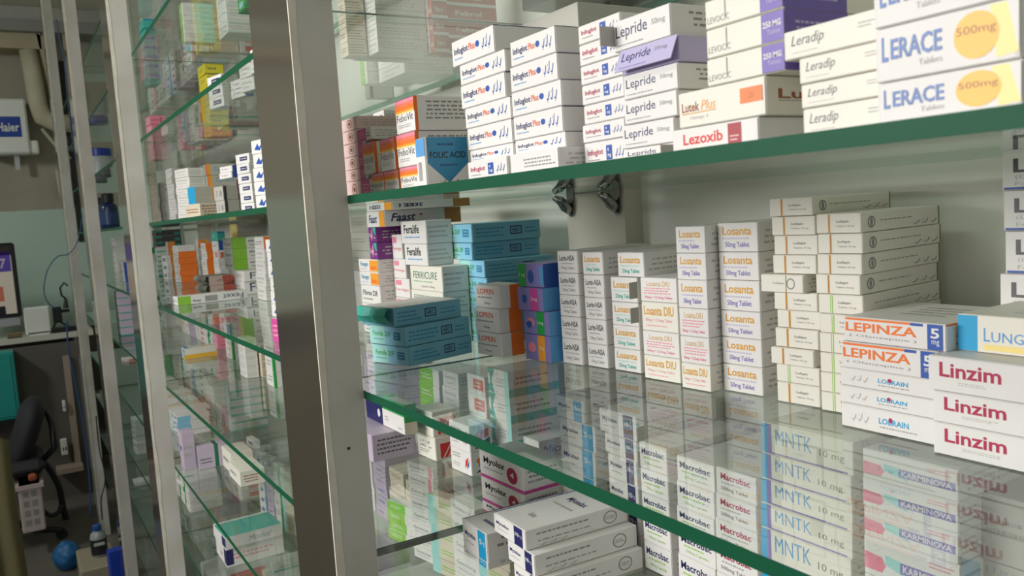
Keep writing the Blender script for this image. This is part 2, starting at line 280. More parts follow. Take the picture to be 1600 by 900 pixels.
# ------------------------------------------------------------------ carton designs: look, base colour, front / side / top print
SL = [('L', .06, .2, .9, .8, 3, 'ltext')]; SM = [('L', .08, .5, .7, .78, 1, 'text'), ('U', .55, .14, .92, .4, 'text')]
def D(look, group, base='card', F=(), Sd=SL, T=()): return dict(look=look, group=group, base=base, F=list(F), S=list(Sd), T=list(T))
FB = [('R', 0, .9, 1, 1, 'rose'), ('R', 0, .8, 1, .9, 'salmon'), ('R', 0, .68, 1, .8, 'orange'), ('R', 0, .62, 1, .68, 'amber'), ('R', 0, .58, 1, .62, 'paley')]
DES = {
 'pinkemblem': D('pale pink carton with round emblem', 'pale pink cartons with a round emblem', 'pale', [('O', .55, .5, .17, .36, .82, 'brown'), ('E', .55, .5, .08, .16, 'brown')]),
 'magentaside': D('white and magenta carton', 'white and magenta cartons', 'card', [('R', 0, 0, .66, 1, 'magenta'), ('L', .08, .2, .6, .8, 3, 'pink'), ('L', .72, .2, .95, .7, 2, 'dgrey')]),
 'plainprint': D('small white carton with grey print', 'small white cartons with grey print', 'card', [('T', 'Fibrex DR', .1, .45, .9, .75, 'dgrey', 'b'), ('L', .1, .15, .7, .35, 1, 'text')]),
 'orangetop': D('tall white carton with orange top', 'tall white cartons with orange tops', 'card', FB + [('T', 'FeboVit', .07, .34, .93, .56, 'dgrey', 'l'), ('L', .12, .14, .8, .26, 2, 'ltext')],
    [('R', 0, 0, .04, 1, 'orange'), ('R', .75, 0, 1, 1, 'lblue'), ('L', .12, .3, .9, .9, 5, 'text')], [('R', 0, 0, 1, .12, 'salmon')]),
 'blueshield': D('blue and white carton with blue shield', 'shield carton', 'card', [('R', 0, .62, 1, 1, 'sky'), ('B', .2, .1, .6, .5, 'text')],
    [('P', [(.05, .46), (.5, .04), (.95, .46), (.95, 1), (.05, 1)], 'ocean'), ('T', 'FOLIC ACID', .1, .56, .9, .7, 'black', 'b'), ('L', .25, .8, .75, .9, 1, 'navy'), ('L', .3, .38, .7, .45, 1, 'navy'), ('U', .3, .02, .7, .14, 'dgrey')]),
 'intoplus': D('long white carton, blue and orange name', 'long white cartons with blue and orange names', 'card',
    [('T', 'Infoglot', .06, .36, .4, .7, 'navy', 'b'), ('T', 'Plus', .42, .42, .57, .7, 'salmon', 'b'), ('E', .63, .55, .045, .13, 'blue'), ('L', .06, .2, .35, .3, 1, 'sky'), ('U', .72, .25, .94, .78, 'blue')],
    [('L', .3, .2, .9, .7, 3, 'ltext'), ('R', 0, .97, 1, 1, 'navy')], [('L', .2, .2, .8, .8, 5, 'ltext')]),
 'intomag': D('white carton, magenta name, blue square', 'white cartons with magenta names and blue squares', 'card',
    [('T', 'Infoglot', .08, .4, .46, .72, 'crimson', 'b'), ('R', .54, .22, .68, .82, 'blue'), ('T', '4\nmg', .57, .3, .65, .72, 'card', 'b'), ('L', .08, .22, .45, .32, 1, 'text'), ('U', .74, .28, .96, .72, 'blue')]),
 'sidelong': D('long white carton with grey print', 'long white carton', 'card', [('L', .3, .25, .95, .75, 3, 'text')]),
 'lepride': D('white carton with dark purple lettering', 'white cartons with dark purple lettering', 'card',
    [('T', 'Lepride', .05, .3, .62, .82, 'navy'), ('T', '50mg', .7, .46, .93, .7, 'text'), ('L', .05, .1, .6, .2, 1, 'text')], [('L', .15, .3, .95, .85, 3, 'text')]),
 'lepridelav': D('lavender carton with open front flap', 'lavender carton with open flap', 'lav',
    [('T', 'Lepride', .08, .3, .6, .82, 'navy'), ('T', '25mg', .66, .5, .88, .72, 'text'), ('L', .08, .08, .6, .18, 1, 'peri')], [('T', 'Lepride', .25, .3, 1, .8, 'navy')]),
 'levocic': D('cream carton with purple 250 mg corner', 'cream cartons with purple corners', 'cream',
    [('R', .73, 0, 1, 1, 'purple'), ('T', 'LEVOCIC', .03, .14, .33, .38, 'text'), ('R', .27, .25, .285, .95, 'text'), ('T', '250 MG', .75, .5, .97, .72, 'card', 'b'), ('T', 'Tablet', .8, .26, .96, .42, 'lav')],
    [('R', 0, 0, .5, 1, 'purple'), ('L', .08, .3, .45, .7, 2, 'lav')]),
 'lutek': D('white carton with orange square, brown name', 'white carton with brown name', 'cream',
    [('T', 'Lutek', .04, .42, .26, .7, 'brown', 'b'), ('T', 'Plus', .28, .42, .46, .7, 'amber', 'i'), ('R', .04, .36, .46, .39, 'gold'), ('T', 'Omega 3', .14, .16, .36, .28, 'ltext'), ('R', .74, .38, .98, .8, 'orange'), ('T', '20', .83, .5, .89, .66, 'brown')],
    [('T', 'Lutek', .1, .42, .6, .68, 'brown', 'b'), ('R', .1, .36, .8, .38, 'text')]),
 'lezoxib': D('white carton with red lettering, maroon square', 'white carton with red lettering', 'card',
    [('T', 'Lezoxib', .14, .3, .62, .78, 'red', 'b'), ('R', .68, .1, .83, .95, 'dred'), ('L', .7, .2, .8, .5, 2, 'pale')], [('L', .2, .1, .9, .3, 1, 'dgrey')]),
 'leradip': D('slim cream carton with italic grey name', 'slim cream cartons with italic grey names', 'cream',
    [('T', 'Leradip', .08, .32, .44, .82, 'dgrey', 'i'), ('L', .08, .14, .4, .22, 1, 'ltext'), ('L', .78, .5, .95, .75, 2, 'ltext')]),
 'lerace': D('wide white carton with yellow disc', 'wide white cartons with yellow discs', 'card',
    [('P', [(.82, .98), (1, .98), (1, .1), (.86, .05)], 'paley'), ('P', [(.93, .98), (1, .98), (1, .1)], 'card'), ('E', .73, .52, .15, .42, 'yellow'), ('T', 'L', .05, .36, .1, .84, 'azure', 'b'), ('T', 'ERACE', .12, .38, .5, .78, 'azure', 'b'), ('T', '500mg', .6, .5, .86, .7, 'brown'), ('T', 'Tablets', .33, .18, .5, .3, 'ltext')]),
 'greyplain': D('large plain grey carton', 'plain grey cartons', 'grey', [('L', .1, .4, .9, .7, 2, 'text')]),
 'lorin': D('small white carton with black lettering', 'small white cartons with black lettering', 'card',
    [('T', 'Lorin-NSA', .1, .55, .88, .82, 'dgrey', 'b'), ('L', .15, .36, .85, .5, 1, 'ltext'), ('T', '10mg Tablet', .2, .12, .85, .3, 'text')]),
 'losanta25': D('white carton, amber name, green print', 'white cartons with amber names and green print', 'card',
    [('T', 'Losanta', .1, .56, .88, .86, 'gold', 'b'), ('L', .1, .38, .88, .5, 1, 'mint'), ('T', '25mg Tablet', .16, .1, .84, .32, 'teal', 'b')]),
 'losanta50': D('white carton, amber name, violet print', 'white cartons with amber names and violet print', 'card',
    [('T', 'Losanta', .12, .58, .86, .88, 'gold', 'b'), ('L', .08, .4, .9, .52, 1, 'lav'), ('T', '50mg Tablet', .18, .1, .8, .34, 'peri', 'b')]),
 'losantadiu': D('cream carton, amber name, pink line', 'cream cartons with amber names and pink lines', 'cream',
    [('T', 'Losanta DIU', .06, .55, .9, .88, 'gold', 'b'), ('T', '50mg + 12.5mg Tablet', .1, .3, .85, .44, 'rose'), ('L', .1, .12, .8, .24, 1, 'pink')]),
 'losantadiu2': D('white carton, pale amber name, pink print', 'white cartons with pale names and pink print', 'card',
    [('T', 'Losanta DIU', .18, .66, .82, .88, 'gold'), ('L', .08, .3, .92, .62, 3, 'rose'), ('T', '50mg + 12.5mg Tablet', .1, .1, .88, .24, 'rose', 'b')]),
 'striped': D('cream carton with orange stripe', 'cream cartons with an orange stripe', 'cream',
    [('R', .27, 0, .32, 1, 'gold'), ('R', .285, 0, .3, 1, 'brown'), ('T', 'Ludiapin', .46, .5, .74, .68, 'dgrey'), ('T', 'Tablets 10 mg', .46, .28, .86, .4, 'text')],
    [('O', .12, .5, .045, .3, .7, 'text'), ('E', .12, .5, .015, .2, 'text'), ('L', .2, .48, .75, .6, 1, 'text'), ('U', .62, .12, .97, .4, 'text'), ('R', .985, 0, 1, 1, 'olive')]),
 'stripedgreen': D('cream carton with lime stripe', 'cream cartons with a lime stripe', 'cream',
    [('R', .27, 0, .33, 1, 'lime'), ('R', .29, 0, .31, 1, 'cream'), ('T', 'Ludiapin', .46, .5, .74, .68, 'dgrey'), ('T', 'Tablets 10 mg', .46, .28, .86, .4, 'text')],
    [('L', .1, .48, .75, .6, 1, 'text'), ('U', .62, .12, .97, .4, 'text'), ('R', .985, 0, 1, 1, 'olive')]),
 'stripedcircle': D('turned cream carton with round emblem', 'turned cream carton with emblem', 'cream', [('O', .72, .5, .1, .34, .75, 'text'), ('T', 'Ludiapin', .3, .42, .56, .6, 'text'), ('R', .6, 0, .62, 1, 'olive')]),
 'lepinza': D('white carton, orange name, blue end band', 'white cartons with orange names', 'card',
    [('R', .02, .9, .68, .99, 'orange'), ('R', .68, .88, .8, .99, 'blue'), ('T', 'LEPINZA', .02, .42, .74, .8, 'orange', 'b'), ('T', '( Olanzapine )', .06, .18, .74, .3, 'text'), ('R', .84, 0, .98, 1, 'blue'), ('T', '5', .87, .45, .95, .85, 'card', 'b'), ('T', 'mg', .88, .15, .95, .38, 'card')],
    [('L', .1, .15, .9, .85, 5, 'text'), ('R', 0, .93, 1, 1, 'orange')], [('L', .3, .3, .8, .8, 4, 'ltext')]),
 'lobrain': D('flat white carton with tiny cyan name', 'flat white cartons with tiny cyan names', 'card',
    [('T', 'LOBRAIN', .4, .4, .7, .66, 'cyan', 'b'), ('E', .52, .62, .02, .12, 'crimson'), ('L', .4, .2, .78, .32, 1, 'text'), ('U', .1, .3, .3, .7, 'ltext')]),
 'linzim': D('white carton with crimson lettering', 'white cartons with crimson lettering', 'card',
    [('T', 'Linzim', .08, .42, .5, .86, 'crimson', 'b'), ('L', .2, .2, .46, .32, 2, 'ltext'), ('U', .68, .3, .98, .6, 'pink')]),
 'lungair': D('cream carton with cyan end band', 'cream carton with cyan end', 'cream',
    [('R', 0, 0, .16, 1, 'cyan'), ('T', 'L', .21, .3, .26, .68, 'sky'), ('T', 'UNGAIR', .27, .3, .7, .58, 'sky'), ('R', .21, .06, .86, .22, 'paley'), ('E', .62, .78, .02, .07, 'blue'), ('E', .65, .7, .03, .06, 'sky')], SL, [('L', .3, .2, .8, .6, 3, 'ltext')]),
 'l2box': D('white carton with blue base line', 'white cartons with a blue base line', 'card',
    [('T', 'L', .12, .45, .3, .82, 'dgrey', 'b'), ('T', '2', .38, .45, .6, .82, 'sky', 'b'), ('T', '(Levoflo', .14, .26, .6, .38, 'ltext'), ('T', 'For Ora', .14, .1, .6, .2, 'ltext'), ('R', .02, 0, .3, .06, 'blue'), ('R', .3, 0, .98, .04, 'sky')]),
 'loprin': D('white carton, orange name, orange back', 'white cartons with orange names', 'card',
    [('T', 'LOPRIN', .1, .6, .78, .86, 'sred', 'b'), ('L', .08, .38, .85, .54, 1, 'text'), ('T', '75mg', .35, .14, .6, .24, 'dgrey', 'b')], [('R', .45, 0, 1, 1, 'orange')]),
 'bluegreen': D('blue carton with green left band', 'blue cartons with coloured bands', 'peri', [('R', 0, 0, .3, 1, 'green'), ('T', '1 mg', .04, .4, .26, .6, 'card'), ('E', .5, .45, .12, .3, 'blue'), ('R', .84, .1, 1, .9, 'sky')], [('R', 0, 0, 1, 1, 'blue')]),
 'bluepink': D('blue carton with pink middle band', 'blue cartons with coloured bands', 'peri', [('R', .5, 0, .82, 1, 'magenta'), ('T', '3mg', .54, .4, .78, .6, 'card'), ('E', .28, .5, .1, .2, 'blue')], [('R', 0, 0, 1, 1, 'sky')]),
 'bluegreen2': D('blue carton with green right band', 'blue cartons with coloured bands', 'peri', [('R', .52, 0, .82, 1, 'green'), ('T', '1mg', .56, .4, .78, .6, 'card'), ('E', .28, .5, .16, .2, 'rose'), ('E', .22, .4, .12, .16, 'blue')], [('R', 0, 0, 1, 1, 'sky')]),
 'blueamber': D('blue carton with amber band', 'blue cartons with coloured bands', 'peri', [('R', .52, 0, .8, 1, 'amber'), ('T', '2mg', .56, .4, .76, .6, 'cream'), ('E', .28, .5, .16, .2, 'rose')], [('R', 0, 0, 1, 1, 'sky')]),
 'femila': D('blue carton with pale teal end', 'blue cartons with pale teal ends', 'femb',
    [('R', 0, 0, 1, 1, 'lblue'), ('R', 0, 0, .45, 1, 'mint'), ('T', 'Femila 20F', .1, .45, .62, .74, 'green', 'b'), ('R', .7, .3, .9, .72, 'ocean'), ('L', .72, .35, .88, .68, 2, 'lblue'), ('L', .1, .2, .5, .34, 1, 'teal')],
    [('R', .55, .3, .72, .75, 'navy'), ('R', .565, .36, .705, .69, 'femb'), ('T', 'HERO', .58, .4, .69, .64, 'navy', 'b'), ('L', .05, .2, .5, .8, 3, 'ocean'), ('L', .76, .3, .96, .7, 2, 'ocean')]),
 'femilaopen': D('blue carton with torn open teal flap', 'torn blue carton', 'femb', [('R', 0, 0, 1, 1, 'teal')],
    [('R', .45, .3, .62, .75, 'navy'), ('R', .465, .36, .605, .69, 'femb'), ('T', 'HERO', .48, .4, .59, .64, 'navy', 'b'), ('L', .05, .2, .4, .8, 3, 'ocean'), ('L', .68, .3, .96, .7, 2, 'ocean')], [('R', 0, 0, 1, 1, 'card')]),
 'feralife': D('white carton, bold black name, blue line', 'white cartons with bold black names', 'card', [('T', 'Feralife', .12, .45, .74, .85, 'black', 'b'), ('L', .1, .2, .9, .36, 1, 'sky')]),
 'ferricure': D('cream carton with dark green name', 'cream cartons with dark green names', 'cream', [('T', 'FERRICURE', .1, .48, .86, .78, 'dgreen'), ('L', .1, .32, .86, .4, 1, 'green'), ('T', 'Capsules 150mg', .34, .1, .76, .2, 'dgrey')]),
 'formiget': D('white carton with red name, pink square', 'white cartons with red names', 'card', [('T', 'Formiget', .06, .3, .96, .5, 'red'), ('R', .1, .66, .5, .92, 'rose')]),
 'faast': D('white carton with navy italic lettering', 'white cartons with navy italic lettering', 'card', [('T', 'Faast', .12, .25, .6, .8, 'navy', 'ib'), ('R', .72, 0, 1, 1, 'amber')],
    [('T', 'Faast', .08, .3, .4, .82, 'navy', 'ib'), ('P', [(.44, .66), (.47, .74), (.5, .66), (.47, .58)], 'red'), ('R', .78, 0, 1, 1, 'ochre')]),
 'fixagut': D('violet carton with white lettering', 'violet cartons with white lettering', 'violet', [('T', 'Fixagut', .08, .25, .6, .65, 'card'), ('E', .44, .5, .06, .4, 'pink'), ('P', [(.55, 1), (1, 1), (1, .5), (.8, .55)], 'teal'), ('L', .7, .2, .95, .4, 1, 'card')]),
 'fenget': D('white carton with blue name, orange block', 'white cartons with orange blocks', 'card', [('T', 'Fenoget', .1, .34, .5, .8, 'ocean', 'b'), ('R', .58, .05, 1, .95, 'amber'), ('R', .62, .2, .9, .45, 'orange'), ('L', .1, .16, .5, .26, 1, 'sky')]),
 'rmbox': D('white carton with crimson letters', 'white cartons with crimson letters', 'card', [('T', 'rm', .5, .3, .95, .7, 'crimson')], [('T', 'rm', .1, .3, .6, .7, 'crimson')]),
 'mauvelong': D('flat mauve carton with printed long side', 'mauve carton', 'mauve', [], [('L', .1, .2, .95, .85, 4, 'dgrey')]),
 'navysmall': D('dark navy carton with pale corner', 'navy carton', 'navy', [('E', .8, .5, .08, .2, 'card')]),
 'greentop': D('green carton with white lower front', 'green and white carton', 'green', [('R', 0, 0, 1, .6, 'card'), ('L', .1, .2, .3, .4, 2, 'text'), ('L', .7, .1, .95, .2, 1, 'text')], [('R', 0, .0, 1, .4, 'beige'), ('T', 'G', .3, .55, .6, .85, 'mint', 'i')], [('R', .2, .1, 1, .9, 'grey')]),
 'handprint': D('cream carton with handwriting, red block side', 'cream cartons with handwritten fronts', 'cream', [('T', 'LEURY KAR', .1, .64, .7, .8, 'dgrey', 'i'), ('T', 'SARES  ner', .12, .46, .8, .6, 'dgrey', 'i'), ('L', .1, .2, .75, .4, 2, 'text')],
    [('R', .2, .08, .95, .72, 'red'), ('P', [(.3, .1), (.36, .1), (.7, .7), (.64, .7)], 'card'), ('P', [(.5, .1), (.56, .1), (.9, .7), (.84, .7)], 'card')]),
 'swoosh': D('white carton with red and blue swoosh', 'white cartons with red and blue swooshes', 'card', [('L', .08, .6, .6, .85, 2, 'text'), ('P', [(.7, .25), (.82, .4), (.9, .8), (.74, .6)], 'red'), ('P', [(.78, .2), (.9, .4), (.94, .7), (.84, .45)], 'blue'), ('L', .1, .2, .5, .4, 2, 'ltext')],
    [('P', [(.2, .1), (.9, .1), (.9, .45), (.5, .3)], 'navy'), ('P', [(.3, .35), (.85, .5), (.85, .8), (.55, .75)], 'red'), ('E', .35, .6, .1, .12, 'orange')]),
 'myolax': D('white carton, magenta base, round emblem', 'white cartons with magenta bases', 'card', [('R', 0, 0, 1, .12, 'magenta'), ('T', 'Myolax', .1, .52, .6, .84, 'black', 'b'), ('L', .1, .36, .55, .46, 1, 'text'), ('E', .76, .5, .12, .3, 'crimson'), ('T', '4', .72, .42, .8, .62, 'card', 'b')],
    [('R', 0, 0, 1, .12, 'magenta'), ('L', .1, .3, .9, .85, 3, 'text')]),
 'mytel5': D('long white carton with cyan band', 'long white cartons with cyan bands', 'card', [('T', 'Mytelax', .1, .46, .56, .7, 'navy', 'b'), ('L', .1, .26, .5, .34, 1, 'text'), ('R', .66, .0, .96, 1, 'cyan'), ('T', '5', .72, .52, .8, .72, 'card', 'b'), ('T', 'mg', .82, .5, .92, .66, 'card')],
    [('L', .1, .4, .9, .9, 2, 'text'), ('U', .3, .1, .8, .4, 'text')], [('L', .3, .1, .9, .2, 1, 'navy'), ('R', 0, .0, .03, 1, 'navy')]),
 'mytel10': D('long white carton with navy band', 'long white cartons with navy bands', 'card', [('T', 'Mytelax', .08, .46, .5, .7, 'navy', 'b'), ('L', .1, .26, .5, .34, 1, 'text'), ('R', .66, .0, .92, 1, 'navy'), ('T', '10', .69, .5, .8, .7, 'card', 'b'), ('T', 'mg', .81, .46, .9, .62, 'lav')],
    [('L', .1, .6, .6, .8, 1, 'text'), ('O', .82, .5, .07, .34, .84, 'text'), ('L', .77, .4, .87, .6, 2, 'text'), ('L', .1, .28, .75, .4, 1, 'text'), ('U', .1, .08, .4, .22, 'text')],
    [('T', 'Mytelax', .25, .62, .75, .72, 'navy', 'b'), ('R', .0, .0, .02, 1, 'blue'), ('T', 'Tablets', .4, .2, .6, .26, 'text'), ('L', .2, .5, .8, .56, 1, 'ltext')]),
 'macrogreen': D('white carton, navy name, pale green lines', 'white cartons with navy names and green lines', 'card', [('T', 'Macrobac', .08, .56, .9, .82, 'navy', 'b'), ('L', .12, .36, .85, .5, 1, 'lime'), ('T', '250mg Capsules', .2, .14, .82, .28, 'lime')]),
 'macrored': D('white carton with crimson heavy lettering', 'white cartons with crimson heavy lettering', 'card', [('T', 'Macrobac', .12, .58, .86, .84, 'crimson', 'b'), ('L', .12, .4, .8, .5, 1, 'text'), ('T', '500mg Tablet', .12, .12, .8, .3, 'dgrey')]),
 'mntk': D('wide cream carton, cyan edge, thin lettering', 'wide cream cartons with cyan edges', 'cream', [('R', 0, 0, .07, 1, 'cyan'), ('R', .07, 0, .12, 1, 'peri'), ('T', 'MNTK', .17, .36, .58, .86, 'sky', 'l'), ('T', '10 mg', .66, .28, .92, .58, 'text'), ('R', .12, 0, .95, .06, 'peri')]),
 'pinkoval': D('white carton with pink oval, blue band', 'white cartons with pink ovals', 'card', [('P', [(0, .15), (.2, .15), (.24, .35), (.2, .55), (0, .6)], 'rose'), ('P', [(.24, .4), (.5, .2), (.5, .55), (.24, .65)], 'mint'), ('R', .4, .3, .98, .58, 'peri'), ('T', 'KARMINOVA', .43, .34, .95, .54, 'card', 'b'), ('L', .7, .7, .95, .9, 2, 'pink')]),
 'greenwhite': D('white and leaf green carton', 'white and leaf green cartons', 'card', [('R', 0, 0, .7, 1, 'lime'), ('L', .1, .3, .6, .7, 2, 'card')], [('R', .4, 0, 1, 1, 'mint'), ('L', .1, .3, .9, .7, 2, 'ltext')]),
 'whiteprint': D('white carton with fine grey print', 'white cartons with fine grey print', 'card', [('T', 'Gentocip', .12, .5, .85, .78, 'text'), ('L', .12, .2, .8, .4, 1, 'ltext')]),
 'redlabel': D('white carton with red label', 'white cartons with red labels', 'card', [('R', .35, .25, .92, .8, 'sred'), ('L', .42, .35, .85, .7, 2, 'card')], [('R', .3, .2, .8, .8, 'sred'), ('L', .1, .1, .9, .2, 1, 'text')]),
 'tealswirl': D('white carton with teal swirl', 'white cartons with teal swirls', 'card', [('P', [(0, .1), (.3, .0), (.18, .5), (.35, 1), (0, 1)], 'teal'), ('P', [(.0, .4), (.1, .3), (.1, .8), (0, .8)], 'card'), ('R', .8, 0, 1, 1, 'mint'), ('L', .4, .3, .78, .7, 3, 'ltext')], [('R', 0, 0, 1, .3, 'teal'), ('L', .1, .4, .8, .8, 2, 'text')]),
 'micron': D('grey white carton with slanting purple name', 'carton with slanting purple name', 'card', [('L', .1, .3, .9, .7, 2, 'green')], [('T', 'Micro', .1, .3, .9, .7, 'purple', 'i')]),
 'pinkstripe': D('grey white carton with pink stripe', 'grey white cartons with pink stripes', 'card', [('T', 'Gentran', .1, .5, .7, .75, 'dgrey'), ('R', .82, 0, .96, 1, 'rose'), ('L', .1, .2, .7, .4, 1, 'ltext')]),
 'palegreen': D('pale grey green carton', 'pale grey green cartons', 'beige', [('R', .0, .0, .3, 1, 'mint'), ('L', .35, .3, .9, .7, 2, 'lime')]),
 'beigeplain': D('plain beige carton with faint print', 'plain beige cartons', 'beige', [('L', .1, .3, .9, .7, 2, 'brown')], [('L', .05, .1, .95, .9, 4, 'brown')]),
 'redprint': D('white carton with bold red block', 'white cartons with bold red blocks', 'brick', [('R', 0, 0, .55, 1, 'card'), ('L', .1, .3, .5, .7, 2, 'red'), ('T', 'Febrol', .6, .35, .95, .65, 'cream', 'b')], [('R', 0, .0, 1, .2, 'card'), ('T', 'Febrol', .2, .4, .7, .7, 'cream', 'b')]),
 'darkbox': D('dark carton with teal corners', 'dark cartons', 'dgrey', [('R', 0, .7, .3, 1, 'teal'), ('R', .7, 0, .9, .3, 'red')], [('R', 0, .6, .25, 1, 'teal'), ('R', .78, .1, 1, .5, 'teal'), ('R', .1, .95, .9, 1, 'grey')]),
 'darkedge': D('grey carton with black edge', 'grey cartons with black edges', 'grey', [('R', .85, 0, 1, 1, 'black'), ('T', '3  III', .2, .3, .7, .7, 'dgrey')], [('R', 0, 0, .12, 1, 'black'), ('R', .94, 0, 1, 1, 'dgrey')]),
 'cyanedge': D('grey carton with cyan end', 'grey cartons with cyan ends', 'grey', [('R', 0, 0, 1, 1, 'cyan')]),
 'orangestripe': D('white carton with orange corner stripe', 'white cartons with orange corner stripes', 'card', [('E', .4, .5, .16, .25, 'lime'), ('R', .82, 0, 1, 1, 'orange')], [('R', 0, 0, .12, 1, 'amber'), ('R', .12, 0, 1, 1, 'grey'), ('T', 'Ciprestat', .25, .25, .95, .75, 'ocean')]),
 'blueside': D('white carton with blue side', 'white cartons with blue sides', 'card', [('T', 'Lipi', .2, .35, .7, .65, 'navy')], [('R', .1, 0, 1, 1, 'blue'), ('R', 0, 0, .1, 1, 'card')]),
 'whitenavy': D('white carton with navy mark', 'white cartons with navy marks', 'card', [('R', .3, .3, .85, .7, 'navy'), ('L', .35, .4, .8, .6, 1, 'card')]),
 'whiteblue': D('white carton with blue figure', 'white cartons with blue figures', 'card', [('P', [(.2, .3), (.45, .75), (.55, .45), (.8, .7), (.6, .2)], 'blue'), ('R', .9, 0, 1, 1, 'sky')], [('R', 0, 0, .4, 1, 'lblue')]),
 'yellowbox': D('bright yellow carton', 'bright yellow cartons', 'lemon', [('L', .2, .3, .8, .7, 2, 'olive')], [('R', 0, 0, 1, 1, 'olive'), ('R', .0, .08, .97, .92, 'lemon'), ('T', 'Tabocef', .1, .4, .6, .7, 'dgrey', 'b')]),
 'pinkbox': D('dusty pink carton with black mark', 'dusty pink cartons', 'rose', [('R', .1, .1, .9, .9, 'pink')], [('O', .75, .5, .08, .25, .7, 'black'), ('L', .1, .4, .6, .6, 1, 'dred')]),
 'tealbox': D('teal carton', 'teal cartons', 'teal', [('L', .1, .3, .8, .7, 2, 'mint')], [('R', .0, .8, 1, 1, 'ocean')]),
 'orangebox': D('orange carton with white end', 'orange cartons with white ends', 'card', [('R', .5, 0, 1, 1, 'orange')], [('R', 0, 0, 1, 1, 'amber'), ('L', .2, .1, .8, .9, 3, 'brown')]),
 'orangeside': D('white carton with orange side', 'white cartons with orange sides', 'card', [('L', .1, .3, .9, .7, 2, 'text')], [('R', .0, 0, 1, 1, 'orange')]),
 'yellowedge': D('grey carton with round yellow edged end', 'grey cartons with yellow edged ends', 'paley', [('O', .5, .5, .35, .4, .9, 'grey'), ('R', .9, 0, 1, 1, 'yellow')], [('R', 0, 0, 1, 1, 'grey'), ('L', .2, .3, .9, .7, 3, 'text')]),
 'greenband': D('white carton with bright green band', 'white cartons with bright green bands', 'card', [('T', 'Fexet', .1, .3, .8, .6, 'navy'), ('R', .9, 0, 1, 1, 'lime')], [('R', 0, 0, .34, 1, 'lime'), ('T', '60mg', .4, .5, .62, .75, 'navy', 'b'), ('T', 'Tablets', .42, .2, .6, .36, 'dgrey')]),
 'fexbox': D('white carton with slim navy lettering', 'white cartons with slim navy lettering', 'card', [('L', .2, .3, .9, .7, 2, 'text')], [('T', 'Fexet', .15, .2, .95, .85, 'navy')]),
 'fexetlong': D('long white carton with green end band', 'long carton with green band', 'card', [('L', .1, .3, .9, .7, 2, 'text')],
    [('R', .82, 0, 1, 1, 'lime'), ('T', '60mg', .68, .5, .79, .78, 'navy', 'b'), ('B', .44, .15, .62, .85, 'dgrey'), ('T', 'Fexet', .06, .2, .36, .85, 'navy')]),
 'torncarton': D('torn open grey carton with red inside', 'torn grey cartons', 'grey', [], [('R', .6, .1, 1, .9, 'sred'), ('R', 0, 0, .6, 1, 'pale'), ('T', 'oks', .32, .4, .55, .7, 'brown', 'i')]),
 'greenedge': D('white carton with dark green edge', 'white cartons with dark green edges', 'card', [('L', .15, .3, .75, .75, 2, 'text'), ('R', .85, 0, 1, 1, 'green')], [('R', 0, 0, .3, 1, 'green')]),
 'calamflat': D('flat cream carton with cyan label', 'flat cream carton with cyan label', 'cream', [('R', .3, .2, 1, .9, 'cyan'), ('T', 'Calam', .4, .3, .95, .8, 'card', 'b'), ('R', .5, .0, 1, .2, 'yellow')], [('R', 0, 0, 1, .4, 'yellow')], [('E', .5, .6, .2, .1, 'salmon'), ('R', 0, .0, 1, .15, 'sky')]),
 'mauvebox': D('pale mauve carton', 'pale mauve cartons', 'mauve', [('L', .2, .4, .8, .7, 1, 'purple')], [('L', .1, .3, .8, .7, 2, 'ltext')]),
 'strapbox': D('pale carton with dark green strap', 'strapped carton', 'mauve', [('R', .7, 0, .85, 1, 'dgreen')], [('R', .55, 0, .68, 1, 'dgreen'), ('L', .06, .2, .5, .5, 2, 'dgrey')], [('R', 0, .55, 1, .68, 'dgreen')]),
 'creamlong': D('long cream carton with brown print', 'long cream cartons', 'cream', [('L', .1, .3, .8, .7, 1, 'text')], [('L', .15, .2, .85, .75, 3, 'brown')]),
 'navyend': D('long white carton with navy end block', 'long carton with navy end', 'card', [('T', 'Tablet', .4, .3, .62, .6, 'text'), ('R', .78, .1, 1, .9, 'navy'), ('P', [(0, 1), (.25, .8), (.2, 1)], 'teal')], [('L', .1, .3, .9, .7, 2, 'rose'), ('R', 0, .1, .12, .9, 'navy')]),
 'tealtop': D('grey white carton with teal lid', 'carton with teal lid', 'card', [('R', .7, .1, 1, .9, 'navy')], [('T', 'Motival', .4, .25, .8, .7, 'text', 'i')], [('R', .1, 0, 1, 1, 'teal'), ('L', .3, .4, .8, .5, 1, 'ocean')]),
 'greenbox': D('bright green carton', 'bright green cartons', 'green', [('R', .2, .2, .8, .6, 'mint')], []),
 'pinkprint': D('white carton with pink flower print', 'white cartons with pink flowers', 'card', [('E', .35, .6, .16, .22, 'rose'), ('E', .6, .4, .14, .2, 'crimson')], [('L', .1, .3, .9, .7, 2, 'mint')]),
 'tealband': D('tall white carton with teal foot', 'tall white carton with teal foot', 'card', [('R', 0, 0, 1, .14, 'teal'), ('P', [(.3, .2), (.6, .3), (.4, .5), (.7, .6), (.4, .75), (.6, .9), (.3, .9), (.2, .6)], 'mint')], [('R', 0, 0, 1, .14, 'teal'), ('R', .0, .14, 1, 1, 'mauve')], [('R', 0, 0, 1, 1, 'teal')]),
}
